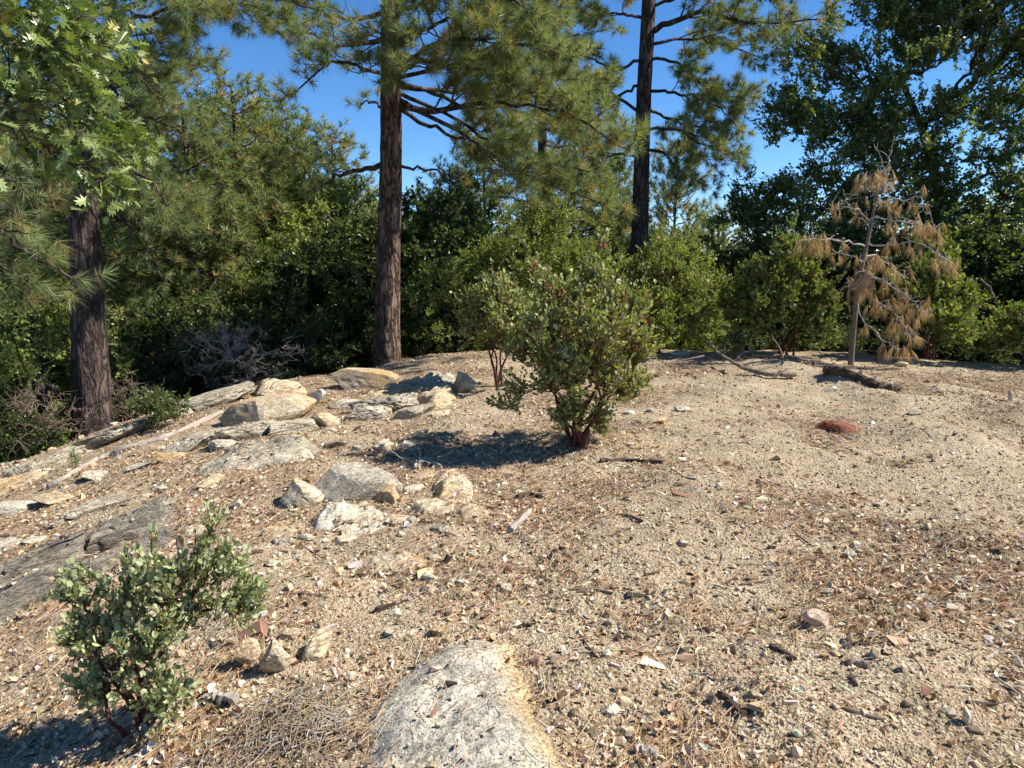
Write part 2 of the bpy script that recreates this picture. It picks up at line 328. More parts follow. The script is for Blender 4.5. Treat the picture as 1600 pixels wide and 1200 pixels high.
# ------------------------------------------------------------------ ground
def duff(x, y):     # 0 bare sandy gravel ... 1 thick litter
    n = .46+1.15*fbm(p2(x, y, .8, 21.), 5, .62)
    for ax, ay, bx, by, h, w in BERMS[:8]:
        dx, dy = bx-ax, by-ay; s = np.clip(((x-ax)*dx+(y-ay)*dy)/(dx*dx+dy*dy+1e-9), 0, 1)
        n = n-.8*np.exp(-((x-ax-s*dx)**2+(y-ay-s*dy)**2)/(w*w)*.8)
    n = n+.45*np.exp(-((x+.1)**2/1.2+(y-5.9)**2/.5))+.30*np.exp(-((x+.2)**2/1.5+(y-4.6)**2/1.2))+.25*sst(.3, -3, x)  # first patch: manzanita litter, also darkens the ground colour where its shadow falls
    return np.clip(n, 0, 1)
def build_ground():
    thf = np.linspace(-R(56), R(56), 860); thb = np.linspace(R(56), 2*math.pi-R(56), 90)[1:-1]; th = np.concatenate([thf, thb])
    r = np.concatenate([np.linspace(.25, 1.15, 8), np.exp(np.arange(math.log(1.2), math.log(16), .0075)), np.geomspace(16.3, 4200, 110)])
    Rr, Th = np.meshgrid(r, th, indexing='ij'); x = Rr*np.sin(Th); y = Rr*np.cos(Th)
    z = ground(x, y)+micro(x, y)
    V = np.stack([x, y, z], -1).reshape(-1, 3); n = len(th); m = len(r)
    i, j = np.meshgrid(np.arange(m-1), np.arange(n), indexing='ij'); j2 = (j+1) % n
    q = np.stack([i*n+j, (i+1)*n+j, (i+1)*n+j2, i*n+j2], -1).reshape(-1, 4)[:, ::-1]
    b = Bag(); b.add(V, [q]); 
    cidx = len(V); b.add([[0, 0, float(ground(0., 0.))]], []) 
    jj = np.arange(n); b.F.append(np.stack([jj, (jj+1) % n, np.full(n, cidx)], -1)[:, ::-1])
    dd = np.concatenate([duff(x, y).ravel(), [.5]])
    m_, t, bs = mtl('sandy_ground'); L = t.links; v = pos_vec(t)
    at = t.nodes.new('ShaderNodeAttribute'); at.attribute_name = 'duff'
    vo = t.nodes.new('ShaderNodeTexVoronoi'); vo.inputs['Scale'].default_value = 130; L.new(v, vo.inputs['Vector'])
    vo2 = t.nodes.new('ShaderNodeTexVoronoi'); vo2.inputs['Scale'].default_value = 55; L.new(v, vo2.inputs['Vector'])
    nA = noise(t, 1.6, 6, .65, v); nB = noise(t, 24, 6, .7, v); nC = noise(t, 9, 6, .7, v)
    g = ramp(t, [(0, (.13, .09, .052)), (.3, (.30, .225, .138)), (.6, (.44, .342, .216)), (.88, (.58, .468, .32)), (1, (.72, .63, .48))])
    sx = t.nodes.new('ShaderNodeSeparateColor'); L.new(vo.outputs['Color'], sx.inputs[0]); L.new(sx.outputs[0], g.inputs[0])
    g2 = ramp(t, [(0, (.24, .17, .10)), (.5, (.43, .335, .21)), (1, (.62, .50, .33))]); sx2 = t.nodes.new('ShaderNodeSeparateColor'); L.new(vo2.outputs['Color'], sx2.inputs[0]); L.new(sx2.outputs[1], g2.inputs[0])
    sand = mixc(t, .4, g.outputs[0], g2.outputs[0])
    rA = ramp(t, [(.35, (.78, .76, .74)), (.65, (1.1, 1.1, 1.1))]); L.new(nA.outputs[0], rA.inputs[0]); sand = mixc(t, 1, sand, rA.outputs[0], 'MULTIPLY')
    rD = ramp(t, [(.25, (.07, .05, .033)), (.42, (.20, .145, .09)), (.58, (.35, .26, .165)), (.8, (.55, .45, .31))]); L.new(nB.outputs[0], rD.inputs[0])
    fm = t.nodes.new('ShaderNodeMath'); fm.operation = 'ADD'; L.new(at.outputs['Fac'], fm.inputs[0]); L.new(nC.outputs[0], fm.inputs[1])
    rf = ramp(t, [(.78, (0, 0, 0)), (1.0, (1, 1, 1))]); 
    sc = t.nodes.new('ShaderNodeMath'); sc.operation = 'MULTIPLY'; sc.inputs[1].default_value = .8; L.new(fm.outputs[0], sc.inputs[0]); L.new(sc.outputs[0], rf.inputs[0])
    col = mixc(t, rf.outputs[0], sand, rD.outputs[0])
    # hillside and far mountain: scrubby green-grey with pale rock; mountain tinted bluish for haze
    fa = t.nodes.new('ShaderNodeAttribute'); fa.attribute_name = 'away'
    nF = noise(t, .012, 8, .7, v); rF = ramp(t, [(.42, (.045, .065, .06)), (.55, (.10, .13, .12)), (.62, (.30, .31, .31))]); L.new(nF.outputs[0], rF.inputs[0])
    nG = noise(t, 2.2, 6, .7, v); rG = ramp(t, [(.4, (.03, .025, .015)), (.6, (.14, .10, .06))]); L.new(nG.outputs[0], rG.inputs[0])
    hill = t.nodes.new('ShaderNodeAttribute'); hill.attribute_name = 'slope'
    col = mixc(t, hill.outputs['Fac'], col, rG.outputs[0]); col = mixc(t, fa.outputs['Fac'], col, rF.outputs[0])
    L.new(col, bs.inputs['Base Color']); bs.inputs['Roughness'].default_value = .95; bs.inputs['Specular IOR Level'].default_value = .15
    nb = bump(t, nC.outputs[0], .5, .03); nb = bump(t, vo2.outputs['Distance'], .8, .012, nb); nb = bump(t, nB.outputs[0], .8, .012, nb); nb = bump(t, vo.outputs['Distance'], .6, .006, nb); L.new(nb, bs.inputs['Normal'])
    rr = np.hypot(x, y); rc = np.interp(Th, _th, _er)
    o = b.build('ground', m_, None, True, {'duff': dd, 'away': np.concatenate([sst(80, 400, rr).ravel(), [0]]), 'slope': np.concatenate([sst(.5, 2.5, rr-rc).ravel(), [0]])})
    tag(o, kind='structure')
build_ground(); print('ground', time.time()-T0)

# ------------------------------------------------------------------ litter lying on the ground (nobody could count it)
def scatter(r_, n, rmin, rmax, p, half=R(58)):
    """n spots, thinning with distance like r^-p per area"""
    n = int(n*1.27); u = r_.random(n); e = 2-p
    rad = (rmin**e+u*(rmax**e-rmin**e))**(1/e); th = r_.uniform(-half, half, n)
    x, y = rad*np.sin(th), rad*np.cos(th)
    rc = np.interp(th, _th, _er); k = rad < rc+.8
    return x[k], y[k]
def gnorm(x, y, e=.03):
    return nrm(np.stack([ground(x-e, y)-ground(x+e, y), ground(x, y-e)-ground(x, y+e), np.full_like(x, 2*e)], -1))
def litter():
    r = np.random.default_rng(11)
    # gravel
    oct_ = bmesh.new(); bmesh.ops.create_icosphere(oct_, subdivisions=1, radius=1)
    tv = np.array([v.co[:] for v in oct_.verts]); tf = np.array([[v.index for v in f.verts] for f in oct_.faces]); oct_.free()
    b = Bag()
    for (n, r0, r1, p, s0, s1) in ((52000, 1.7, 6.5, 1.5, .0022, .006), (16000, 2., 14, 1.2, .005, .013), (1600, 2., 14, .9, .012, .026)):
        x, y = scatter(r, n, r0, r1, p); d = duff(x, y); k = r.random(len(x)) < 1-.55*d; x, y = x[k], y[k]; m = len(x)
        s = np.exp(r.uniform(math.log(s0), math.log(s1), m)); sc = s[:, None]*r.uniform(.6, 1.25, (m, 3)); sc[:, 2] *= .8
        z, on = topz(x, y); z = z+s*.25; kp = ~on | (r.random(m) < .05); x, y, z, s, sc = x[kp], y[kp], z[kp], s[kp], sc[kp]; m = len(x)
        for q in range(4):
            kk = np.arange(m) % 4 == q
            T = tv*(1+.28*r.normal(size=(len(tv), 1)))
            stamp(b, (T, [tf]), np.stack([x, y, z], -1)[kk], frames(rdir(r, kk.sum()), rdir(r, kk.sum())), sc[kk],
                  pal(r, kk.sum(), [(.44, .33, .205), (.55, .43, .28), (.26, .18, .11), (.66, .56, .40), (.48, .32, .18)], [4, 3, 2, 1, .6], .15))
    tag(b.build('gravel', M_dry2), 'coarse tan granite gravel strewn over the sandy ground', 'gravel', kind='stuff')
    # dry leaves, curled
    u = np.linspace(-1, 1, 3); w = np.linspace(0, 1, 4)
    def curled(cx, cy, wd):
        prof = np.array([.15, .95, .85, .1]); V = []
        for i, q in enumerate(w):
            for a in u: V.append((a*wd*prof[i], q-.5, cx*(a*wd*prof[i])**2*2.5+cy*(q-.5)**2))
        F = [[i*3+j, i*3+j+1, (i+1)*3+j+1, (i+1)*3+j] for i in range(3) for j in range(2)]
        return np.array(V), [np.array(F)]
    b = Bag()
    for q, (cx, cy, wd) in enumerate([(1., .9, .3), (-1.2, -.6, .32), (.5, 1.5, .22), (1.8, .1, .36), (.1, -1.2, .28)]):
        for n, pw in ((15000, 1.35), (4200, .4)):
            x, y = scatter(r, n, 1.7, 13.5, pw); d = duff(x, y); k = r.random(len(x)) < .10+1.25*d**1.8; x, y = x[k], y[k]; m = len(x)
            z, on = topz(x, y); kp = ~on | (r.random(m) < .10); x, y, z = x[kp], y[kp], z[kp]; m = len(x); s = r.uniform(.010, .040, m)*(1+.5*(r.random(m) < .1)); N = nrm(gnorm(x, y)+.45*r.normal(size=(m, 3))); D = np.cross(N, rdir(r, m))
            stamp(b, curled(cx, cy, wd), np.stack([x, y, z+s*.16], -1), frames(D, N), s,
                  pal(r, m, [(.58, .46, .30), (.70, .60, .44), (.40, .26, .15), (.26, .16, .09), (.80, .74, .64), (.52, .33, .18)], [4.5, 3.2, 2.8, 2.4, .9, .9], .16))
    tag(b.build('leaf_litter', M_dry), 'dry curled tan and brown oak leaves strewn over the ground', 'leaf litter', kind='stuff')
    # fallen needles
    b = Bag()
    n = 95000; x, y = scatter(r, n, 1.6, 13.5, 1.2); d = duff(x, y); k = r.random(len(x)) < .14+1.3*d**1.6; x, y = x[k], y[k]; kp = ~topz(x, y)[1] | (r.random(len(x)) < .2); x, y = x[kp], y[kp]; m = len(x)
    Ln = r.uniform(.05, .19, m); N = gnorm(x, y); th = r.uniform(0, math.pi, m)*.8+.6*perlin(p2(x, y, 1.5, 7.)); D0 = np.stack([np.cos(th), np.sin(th), .10*r.normal(size=m)], -1)
    P = np.zeros((m, 3, 3)); cv = r.normal(size=m)*.12
    for i, t in enumerate((-.5, 0, .5)):
        pp = np.stack([x, y], -1)+D0[:, :2]*(Ln*t)[:, None]+np.stack([-D0[:, 1], D0[:, 0]], -1)*(cv*Ln*(1-4*t*t))[:, None]
        P[:, i, :2] = pp; P[:, i, 2] = topz(pp[:, 0], pp[:, 1])[0]+.002+np.abs(D0[:, 2])*Ln*(t+.5)*.8+r.random(m)*.006
    kp = np.ptp(P[..., 2], axis=1) < .035+.2*Ln; P = P[kp]; m = len(P)
    tubes(b, P, np.tile([[.0006, .0011, .0005]], (m, 1))*r.uniform(.8, 1.5, (m, 1)), 3, pal(r, m, [(.46, .28, .14), (.56, .39, .22), (.33, .19, .09), (.60, .50, .36), (.38, .31, .24)], [3.4, 3, 2, 1.8, 1.8], .2))
    tag(b.build('needle_litter', M_dry), 'fallen orange and grey pine needles matted on the ground', 'needle litter', kind='stuff')
    # bark and wood chips
    b = Bag()
    cube = np.array([[a, c, e] for a in (-.5, .5) for c in (-.5, .5) for e in (-.5, .5)], float)
    cf = [np.array([[0, 1, 3, 2], [4, 6, 7, 5], [0, 4, 5, 1], [2, 3, 7, 6], [0, 2, 6, 4], [1, 5, 7, 3]])]
    for q in range(6):
        T = cube*[1, 1, 1]+r.normal(size=(8, 3))*[.16, .10, .2]; T[:, 0] *= np.where(T[:, 1] > 0, .6, 1)
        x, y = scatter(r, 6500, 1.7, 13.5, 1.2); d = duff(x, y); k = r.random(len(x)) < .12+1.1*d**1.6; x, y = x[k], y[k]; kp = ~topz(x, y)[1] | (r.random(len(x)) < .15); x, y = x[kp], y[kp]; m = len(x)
        s = np.exp(r.uniform(math.log(.010), math.log(.05), m))*(1+1.6*(r.random(m) < .02)); sc = np.stack([s*r.uniform(.2, .5, m), s, s*r.uniform(.08, .25, m)], -1)
        N = nrm(gnorm(x, y)+.25*r.normal(size=(m, 3))); D = np.cross(N, rdir(r, m))
        stamp(b, (T, cf), np.stack([x, y, topz(x, y)[0]+.002], -1), frames(D, N), sc,
              pal(r, m, [(.07, .05, .035), (.22, .14, .08), (.45, .33, .2), (.48, .41, .32), (.66, .55, .38)], [4, 3, 1.6, 1.2, 1.8], .2))
    tag(b.build('bark_chips', M_dry2), 'small chips of bark and split wood scattered over the ground', 'bark chips', kind='stuff')
M_dry2 = leaf_mat('dry_chips', .85, 0, .2)

# ------------------------------------------------------------------ rocks
WARM = ((.60, .47, .30), (.72, .60, .42), (.80, .70, .52)); GREY = ((.46, .40, .29), (.62, .54, .40), (.72, .63, .47)); DARK = ((.16, .145, .12), (.29, .255, .20), (.47, .405, .30))
M_warm = rock_mat('warm_granite', WARM, .35, .25, (1.05, .80, .5)); M_gran = rock_mat('grey_granite', GREY, .6, .55); M_lich = rock_mat('lichen_granite', DARK, .4, 1.3)
M_warm = rock_mat('warm_granite', WARM, .35, .25, (1.05, .80, .5)); M_gran = rock_mat('grey_granite', GREY, .6, .55); M_lich = rock_mat('lichen_granite', DARK, .4, .9)
M_hero = rock_mat('speckled_granite', ((.42, .385, .305), (.52, .47, .37), (.58, .51, .375)), .7, .62, 'EDGE', .95, .5, .3)
M_pink = rock_mat('pink_granite', ((.50, .31, .20), (.56, .38, .26), (.60, .45, .33)), .3, .1, None, 1., 1., .2)
M_white = rock_mat('white_quartz', ((.56, .49, .35), (.64, .57, .42), (.72, .65, .50)), .15, .3, None, 1., 1., .35)
def polydist(P, Q):
    """signed distance of points P (n,2) to closed polygon Q, positive inside"""
    d = np.full(len(P), 1e9); ins = np.zeros(len(P), bool)
    for i in range(len(Q)):
        a, b = Q[i], Q[(i+1) % len(Q)]; e = b-a; w = P-a
        t = np.clip((w@e)/(e@e+1e-12), 0, 1); d = np.minimum(d, np.linalg.norm(w-t[:, None]*e, axis=1))
        c = ((a[1] > P[:, 1]) != (b[1] > P[:, 1])) & (P[:, 0] < (b[0]-a[0])*(P[:, 1]-a[1])/(b[1]-a[1]+1e-12)+a[0]); ins ^= c
    return np.where(ins, d, -d)
def slab(name, label, outline, H, mat, edge=.10, rough=.02, strata=0., tilt=(0, 0), seed=0, cat='rock', group=None, res=None, sdir=None, along=None, warp=None):
    G = np.array([gpix(*p)[:2] for p in outline]); Q = np.concatenate([G, G[:1]]); k = len(G)
    cl = catmull(np.concatenate([G[-1:], G, G[:2]]), (k+3)*6)[6:-12]
    dist = np.linalg.norm(G.mean(0)); res = res or max(.009, dist*.0026)
    lo, hi = G.min(0)-.12, G.max(0)+.12
    nx, ny = [int(min(260, (hi[i]-lo[i])/res))+2 for i in (0, 1)]
    x, y = np.meshgrid(np.linspace(lo[0], hi[0], nx), np.linspace(lo[1], hi[1], ny), indexing='ij')
    P = np.stack([x.ravel(), y.ravel()], -1); c = G.mean(0)
    o3 = seed*3.7+1
    Pw = P+np.stack([fbm(p2(P[:, 0], P[:, 1], 5, o3), 3), fbm(p2(P[:, 0], P[:, 1], 5, o3+9), 3)], -1)*(warp or min(.09, .8*edge))
    sd = polydist(Pw, cl)
    edge = edge*.9; rs = np.random.default_rng(seed*13+1); ext = (hi-lo).max()/2; top = np.full(len(P), 1.); Pf = (P-c)/ext+.10*np.stack([fbm(p2(P[:, 0], P[:, 1], 2.5, o3+30), 3), fbm(p2(P[:, 0], P[:, 1], 2.5, o3+40), 3)], -1)
    for k in range(9):
        a_ = rs.uniform(0, 6.28); top = np.minimum(top, rs.uniform(.75, 1.35)+rs.uniform(.25, .95)*(Pf@np.array([math.cos(a_), math.sin(a_)])))
    top = np.maximum(top, .22); ww = 1-np.exp(-np.maximum(sd, 0)/edge)
    h = np.where(sd > 0, H*ww*top, sd*2.2)
    h = h+ww*((P-c)@np.array(tilt))
    n = fbm(p2(P[:, 0], P[:, 1], 3.2, o3), 5, .55)
    h = h+ww*rough*n*2
    A_, B_ = (gpix(*q)[:2] for q in (along or ((0, 940), (240, 835)))); e_ = nrm(B_-A_); fw = np.array([-e_[1], e_[0]])
    wx, wy = .06*fbm(p2(P[:, 0], P[:, 1], 3, o3+4), 3), .06*fbm(p2(P[:, 0], P[:, 1], 3, o3+14), 3)
    uu, vv = (P@e_)+wx, (P@fw)+wy; bs = strata or .2
    f1, gap_, val = worley(uu/(bs*2.6)+o3, vv/(bs*.8), seed); g1, gp2, v2 = worley(uu/(bs*.9)+3.1, vv/(bs*.3)+o3, seed+3)
    amp = min(.045, H*.35)*(1. if strata else .25)
    w2 = ww*ww*sst(.0, .05, sd); h = h+w2*amp*val*1.2-w2*amp*1.1*np.exp(-gap_/.09)+w2*amp*.45*v2-w2*amp*.4*np.exp(-gp2/.12)
    h = h+ww*.006*fbm(p2(P[:, 0], P[:, 1], 24, o3), 3)
    z = ground(P[:, 0], P[:, 1])+np.maximum(h, -.12)
    kk0 = sd > .01; hm_add(P[kk0], z[kk0]); ok = (sd > -.05).reshape(nx, ny); id_ = np.arange(nx*ny).reshape(nx, ny)
    kk = ok[:-1, :-1] | ok[1:, :-1] | ok[1:, 1:] | ok[:-1, 1:]
    q = np.stack([id_[:-1, :-1], id_[1:, :-1], id_[1:, 1:], id_[:-1, 1:]], -1)[kk]
    V = np.concatenate([P, z[:, None]], 1); us = np.unique(q); mp = np.zeros(nx*ny, int); mp[us] = np.arange(len(us)); q = mp[q]; V = V[us]; n_ = len(V)
    e = np.concatenate([q[:, [0, 1]], q[:, [1, 2]], q[:, [2, 3]], q[:, [3, 0]]]); ke = {}
    es = set(map(tuple, e)); rim = np.array([p for p in es if (p[1], p[0]) not in es])
    rimv = np.exp(-np.maximum(sd[us], 0)/.10)*sst(-.05, .12, V[:, 0]-c[0]); V2 = V.copy(); V2[:, 2] = ground(V[:, 0], V[:, 1])-.3
    F = [q, q[:, ::-1]+n_, np.stack([rim[:, 1], rim[:, 0], rim[:, 0]+n_, rim[:, 1]+n_], -1)]
    b = Bag(); b.add(np.concatenate([V, V2]), F)
    return tag(settle(b.build(name, mat, None, True, {'rim': np.concatenate([rimv, rimv])})), label, cat, group)
_ico = {}
def ico(n):
    if n not in _ico:
        bm = bmesh.new(); bmesh.ops.create_icosphere(bm, subdivisions=n, radius=1)
        _ico[n] = (np.array([v.co[:] for v in bm.verts]), np.array([[v.index for v in f.verts] for f in bm.faces])); bm.free()
    return _ico[n]
def stone_verts(seed, sub, planes=9, cut=.62, rough=.06):
    r = np.random.default_rng(seed); V, F = ico(sub); V = V.copy()
    for k in range(planes):
        n = rdir(r, 1)[0]; c = cut+r.uniform(-.08, .22); d = V@n; V = V-np.maximum(d-c, 0)[:, None]*n*.94
    V = V*(1+rough*.7*fbm(V*2+seed, 4)[:, None]+.035*np.abs(fbm(V*6+seed, 3))[:, None]); V = V/np.abs(V).max(0); return V, F
def boulder(name, label, px, py, w, d, h, mat, seed=1, rz=0., sink=.2, tiltx=0., planes=15, cat='rock', group=None, sub=4, point=0., cut=.5, at=None, flat=0.):
    """px, py: foot of the stone nearest the viewer in the photograph"""
    g = gpix(px, py) if at is None else np.array([at[0], at[1], float(ground(at[0], at[1]))]); V, F = stone_verts(seed, sub, planes, cut)
    if flat: zt = flat+.05*fbm(V*1.3+seed, 3); V[:, 2] = np.where(V[:, 2] > zt, zt+(V[:, 2]-zt)*.12, V[:, 2])
    V = V*[w/2, d/2, h/2]
    if point: V[:, :2] *= (1-point*sst(-.2*h, .5*h, V[:, 2]))[:, None]
    c, s = math.cos(tiltx), math.sin(tiltx); V = np.stack([V[:, 0]*c-V[:, 2]*s, V[:, 1], V[:, 0]*s+V[:, 2]*c], -1)
    V[:, 2] -= V[:, 2].min(); V[:, 2] -= sink*h
    c, s = math.cos(rz), math.sin(rz); V = np.stack([V[:, 0]*c-V[:, 1]*s, V[:, 0]*s+V[:, 1]*c, V[:, 2]], -1)
    b = Bag(); b.add(V, [F]); o = b.build(name, mat, None, False)
    f = nrm(np.array([g[0], g[1], 0])); o.location = [float(q) for q in g+f*(d*.45 if at is None else 0)]
    return tag(o, label, cat, group)
MARKS = [('the big slab at the bottom', 740, 1080), ('the pointed rock', 430, 1040), ('the twig pile', 468, 1135), ('the small manzanita', 235, 1050), ('the layered outcrop', 130, 880), ('the dark-faced boulder', 545, 755), ('the crumbling whitish rock', 545, 815), ('the pair of flat yellow stones', 715, 795), ('the weathered middle stick', 812, 817), ('the driftwood knot', 665, 728),
         ('the foot of the big manzanita', 905, 695), ('the flat-topped slab', 430, 645), ('the long grey branch', 200, 705), ('the tan stone patch', 615, 877), ('the pinkish rock', 1277, 970), ('the short brown log', 1338, 1038), ('the white oval stone', 1508, 1120), ('the white quartz lump', 955, 1115), ('the rusty needle spray', 1318, 668), ('the charred log', 1350, 596),
         ('the fallen branch', 1170, 580), ('the mound stone', 1426, 645), ('the long dark bark strip', 985, 722), ('the layered rock', 605, 645), ('the forked twig', 1088, 767), ('the bleached flat chip', 1432, 932), ('the yellow crumbly stone', 1183, 1105), ('the right edge stick', 1550, 1026), ('the bleached small stick', 1377, 788), ('the angular tan stone', 1036, 655)]
_seen = {}
def nearby(px, py, what):
    m = min(MARKS, key=lambda q: (q[1]-px)**2+2*(q[2]-py)**2); dx, dy = px-m[1], (py-m[2])*1.4
    d = ('right of' if dx > 0 else 'left of') if abs(dx) > abs(dy) else ('in front of' if dy > 0 else 'behind'); k = (what, d, m[0]); _seen[k] = _seen.get(k, 0)+1
    return what+' '+d+' '+m[0]+['', ', a little apart', ', farther out', ', the outlying one', ', the farthest out', ', smallest of them', ', largest of them'][min(_seen[k]-1, 6)]
def ledge(name, label, blocks, mat, cat='rock'):
    """one bedrock outcrop of long broken beds; blocks: (px, py, length, depth, height, turn, tilt)"""
    A, B = gpix(0, 940), gpix(240, 835); a0 = math.atan2(B[1]-A[1], B[0]-A[0]); b = Bag()
    for k, (px, py, l, d, h, turn, tl) in enumerate(blocks):
        V, F = stone_verts(int(px*7+py), 5, 22, .42, .05); zt = .5+.06*fbm(V*1.2+px, 3); V[:, 2] = np.where(V[:, 2] > zt, zt+(V[:, 2]-zt)*.15, V[:, 2])
        f1, gp, vv = worley(V[:, 0]*1.6+px, V[:, 1]*2.5+V[:, 2]*3, k); V = V*(1-.10*np.exp(-gp/.10)+.07*vv)[:, None]
        h = h*(1.45 if mat == M_lich else 1.1); V = V*[l/2, d/2, h/2]; tl = -tl-.06; c, s_ = math.cos(tl), math.sin(tl); V = np.stack([V[:, 0], V[:, 1]*c-V[:, 2]*s_, V[:, 1]*s_+V[:, 2]*c], -1)
        a = a0+turn; c, s_ = math.cos(a), math.sin(a); V = np.stack([V[:, 0]*c-V[:, 1]*s_, V[:, 0]*s_+V[:, 1]*c, V[:, 2]], -1); g = gpix(px, py)
        ex = np.array([math.cos(a), math.sin(a)])*l*.3; z1, z0 = float(ground(*(g[:2]+ex))), float(ground(*(g[:2]-ex))); sl = (z1-z0)/(l*.6)
        V[:, 2] += (V[:, 0]*math.cos(a)+V[:, 1]*math.sin(a))*sl; V = V+g+[0, 0, .16*h]; b.add(V, [F]); kk = V[:, 2] > ground(V[:, 0], V[:, 1])+.01; hm_add(V[kk], V[kk, 2])
    return tag(settle(b.build(name, mat, None, False)), label, cat)
def rocks():
    slab('granite_slab', 'large rounded granite slab with orange stained right edge at the bottom centre', [(560, 1230), (580, 1120), (610, 1075), (640, 1055), (690, 1018), (740, 1003), (790, 1012), (815, 1050), (826, 1095), (850, 1140), (885, 1200), (900, 1240), (890, 1290), (560, 1290)], .13, M_hero, .15, .018, seed=2, warp=.035)
    ledge('rock_outcrop', 'dark lichen covered layered outcrop running to the left edge', [(195, 842, .62, .30, .26, .05, .15), (120, 868, .70, .20, .26, -.05, .2), (60, 905, .75, .22, .28, .0, .2), (150, 898, .75, .14, .16, .05, .1), (30, 950, .8, .20, .24, .05, .15), (-50, 965, .9, .3, .3, 0, .1), (235, 862, .35, .25, .18, .3, 0)], M_lich)
    ledge('rock_ledge', 'small dark undercut ledge above the layered outcrop', [(165, 792, .62, .17, .17, 0, .2), (120, 806, .4, .14, .12, .1, .1), (215, 785, .3, .14, .12, -.1, 0)], M_gran)
    ledge('rock_ledge', 'low worn granite ledge between the dead branch and the flat-topped slab', [(320, 694, .75, .32, .26, .1, .2), (400, 680, .9, .32, .26, -.05, .1), (460, 672, .7, .3, .2, .1, 0)], M_gran)
    slab('granite_slab', 'long pale weathered slab sloping to the left below the worn ledge', [(280, 735), (330, 715), (400, 700), (470, 692), (498, 702), (480, 718), (420, 728), (350, 740), (290, 745)], .11, M_gran, .06, .018, .2, seed=6, along=((285, 740), (495, 698)))
    boulder('granite_slab', 'flat-topped tan slab with an overhanging front edge, left of the worn path', 428, 664, 1.3, .85, .42, M_warm, 61, -.12, .33, .06, planes=22, cut=.42, flat=.62)
    boulder('rock', 'small broken block under the right end of the flat-topped slab', 505, 668, .34, .28, .2, M_warm, 62, .3, .25, planes=20, cut=.45)
    boulder('rock', 'thin leaning plate of rock behind the flat-topped slab', 492, 634, .42, .22, .2, M_white, 63, -.5, .2, .5, planes=20, cut=.4, flat=.5)
    slab('granite_slab', 'pale rounded slab on the crest just behind the flat-topped one', [(395, 618), (420, 606), (455, 603), (478, 612), (470, 622), (420, 624)], .14, M_warm, .05, .015, .25, seed=8)
    ledge('granite_slab', 'grey slab on the crest beside the little green shrub', [(330, 632, 1.15, .7, .3, -.15, .05), (275, 652, .6, .4, .25, .1, .1)], M_gran)
    ledge('rock_ledge', 'long grey ledge at the foot of the left pine', [(190, 682, 1.0, .45, .26, -.1, .1), (125, 706, 1.1, .4, .24, 0, .1), (75, 728, .8, .35, .2, 0, .1)], M_gran)
    slab('rock_ledge', 'pale low ledge on the crest at the left edge', [(-40, 768), (10, 745), (60, 728), (75, 738), (30, 760), (-30, 785)], .05, M_warm, .06, .015, .1, seed=11)
    boulder('boulder', 'smooth sloping boulder by the foot of the centre pine', 582, 612, 1.15, .8, .55, M_warm, 66, .1, .32, -.12, planes=12, cut=.5, flat=.8)
    boulder('rock', 'low block of pale rock right of the smooth sloping boulder', 652, 606, .75, .5, .24, M_warm, 67, -.2, .35, planes=20, cut=.45)
    ledge('granite_slab', 'layered pale rock with black cracks, left of the pointed stone', [(610, 640, .95, .5, .34, -.5, .1), (575, 655, .6, .4, .28, -.4, .2), (640, 652, .6, .35, .22, -.5, .1)], M_gran)
    slab('granite_slab', 'sunlit yellow slab behind the layered rock', [(560, 622), (600, 608), (660, 603), (705, 612), (704, 630), (672, 640), (640, 618), (590, 626)], .12, M_warm, .05, .015, .25, seed=14)
    slab('granite_slab', 'low grey slab behind the pointed stone', [(650, 600), (680, 590), (712, 590), (716, 606), (690, 612), (655, 610)], .09, M_gran, .05, .015, .14, seed=15)
    boulder('pointed_rock', 'pointed yellow stone leaning in the shade behind the centre manzanita', 722, 614, .42, .3, .40, M_warm, 21, .4, .15, .25, point=.45)
    boulder('boulder', 'rounded dark-faced boulder sunk in the middle of the left slope', 553, 784, .68, .55, .31, M_gran, 64, .25, .30, .12, planes=12, cut=.55)
    boulder('rock', 'yellow wedge of rock against the right end of the dark-faced boulder', 606, 790, .2, .3, .16, M_warm, 65, .5, .3, planes=18, cut=.5)
    boulder('boulder', 'rough pale boulder touching the dark-faced one', 470, 792, .36, .28, .20, M_warm, 72, .3, .25, planes=16, cut=.55)
    slab('granite_slab', 'crumbling whitish rock just below the dark-faced boulder', [(492, 828), (500, 806), (530, 790), (580, 792), (606, 812), (590, 830), (540, 836)], .075, M_white, .05, .03, .12, seed=17)
    slab('flat_stone', 'flat yellow stone, left one of the pair in the leaf litter', [(640, 795), (660, 782), (700, 782), (715, 792), (700, 802), (660, 804)], .05, M_warm, .03, .01, .2, seed=18)
    slab('flat_stone', 'flat yellow stone, right one of the pair in the leaf litter', [(715, 800), (735, 790), (765, 795), (772, 806), (745, 815), (720, 812)], .05, M_warm, .03, .01, .2, seed=19)
    slab('flat_stone', 'low cracked stone beside the grey driftwood knot', [(678, 775), (685, 748), (715, 742), (740, 760), (735, 785), (705, 790)], .07, M_warm, .04, .012, .2, seed=20)
    slab('flat_stone', 'low whitish stone patch left of the crumbling rock', [(408, 830), (430, 815), (470, 812), (478, 826), (450, 840), (415, 842)], .022, M_warm, .04, .012, .10, seed=24)
    slab('flat_stone', 'flush tan stone in the middle foreground litter', [(560, 885), (575, 868), (620, 862), (668, 875), (650, 888), (600, 892)], .022, M_warm, .04, .012, .10, seed=25)
    boulder('pointed_rock', 'upright pointed rock beside the small manzanita', 430, 1063, .155, .13, .185, M_warm, 31, .3, .12, -.1, point=.45)
    boulder('rock', 'rusty orange stone in the shade of the pointed rock', 394, 1045, .11, .10, .12, M_warm, 32, .9, .15)
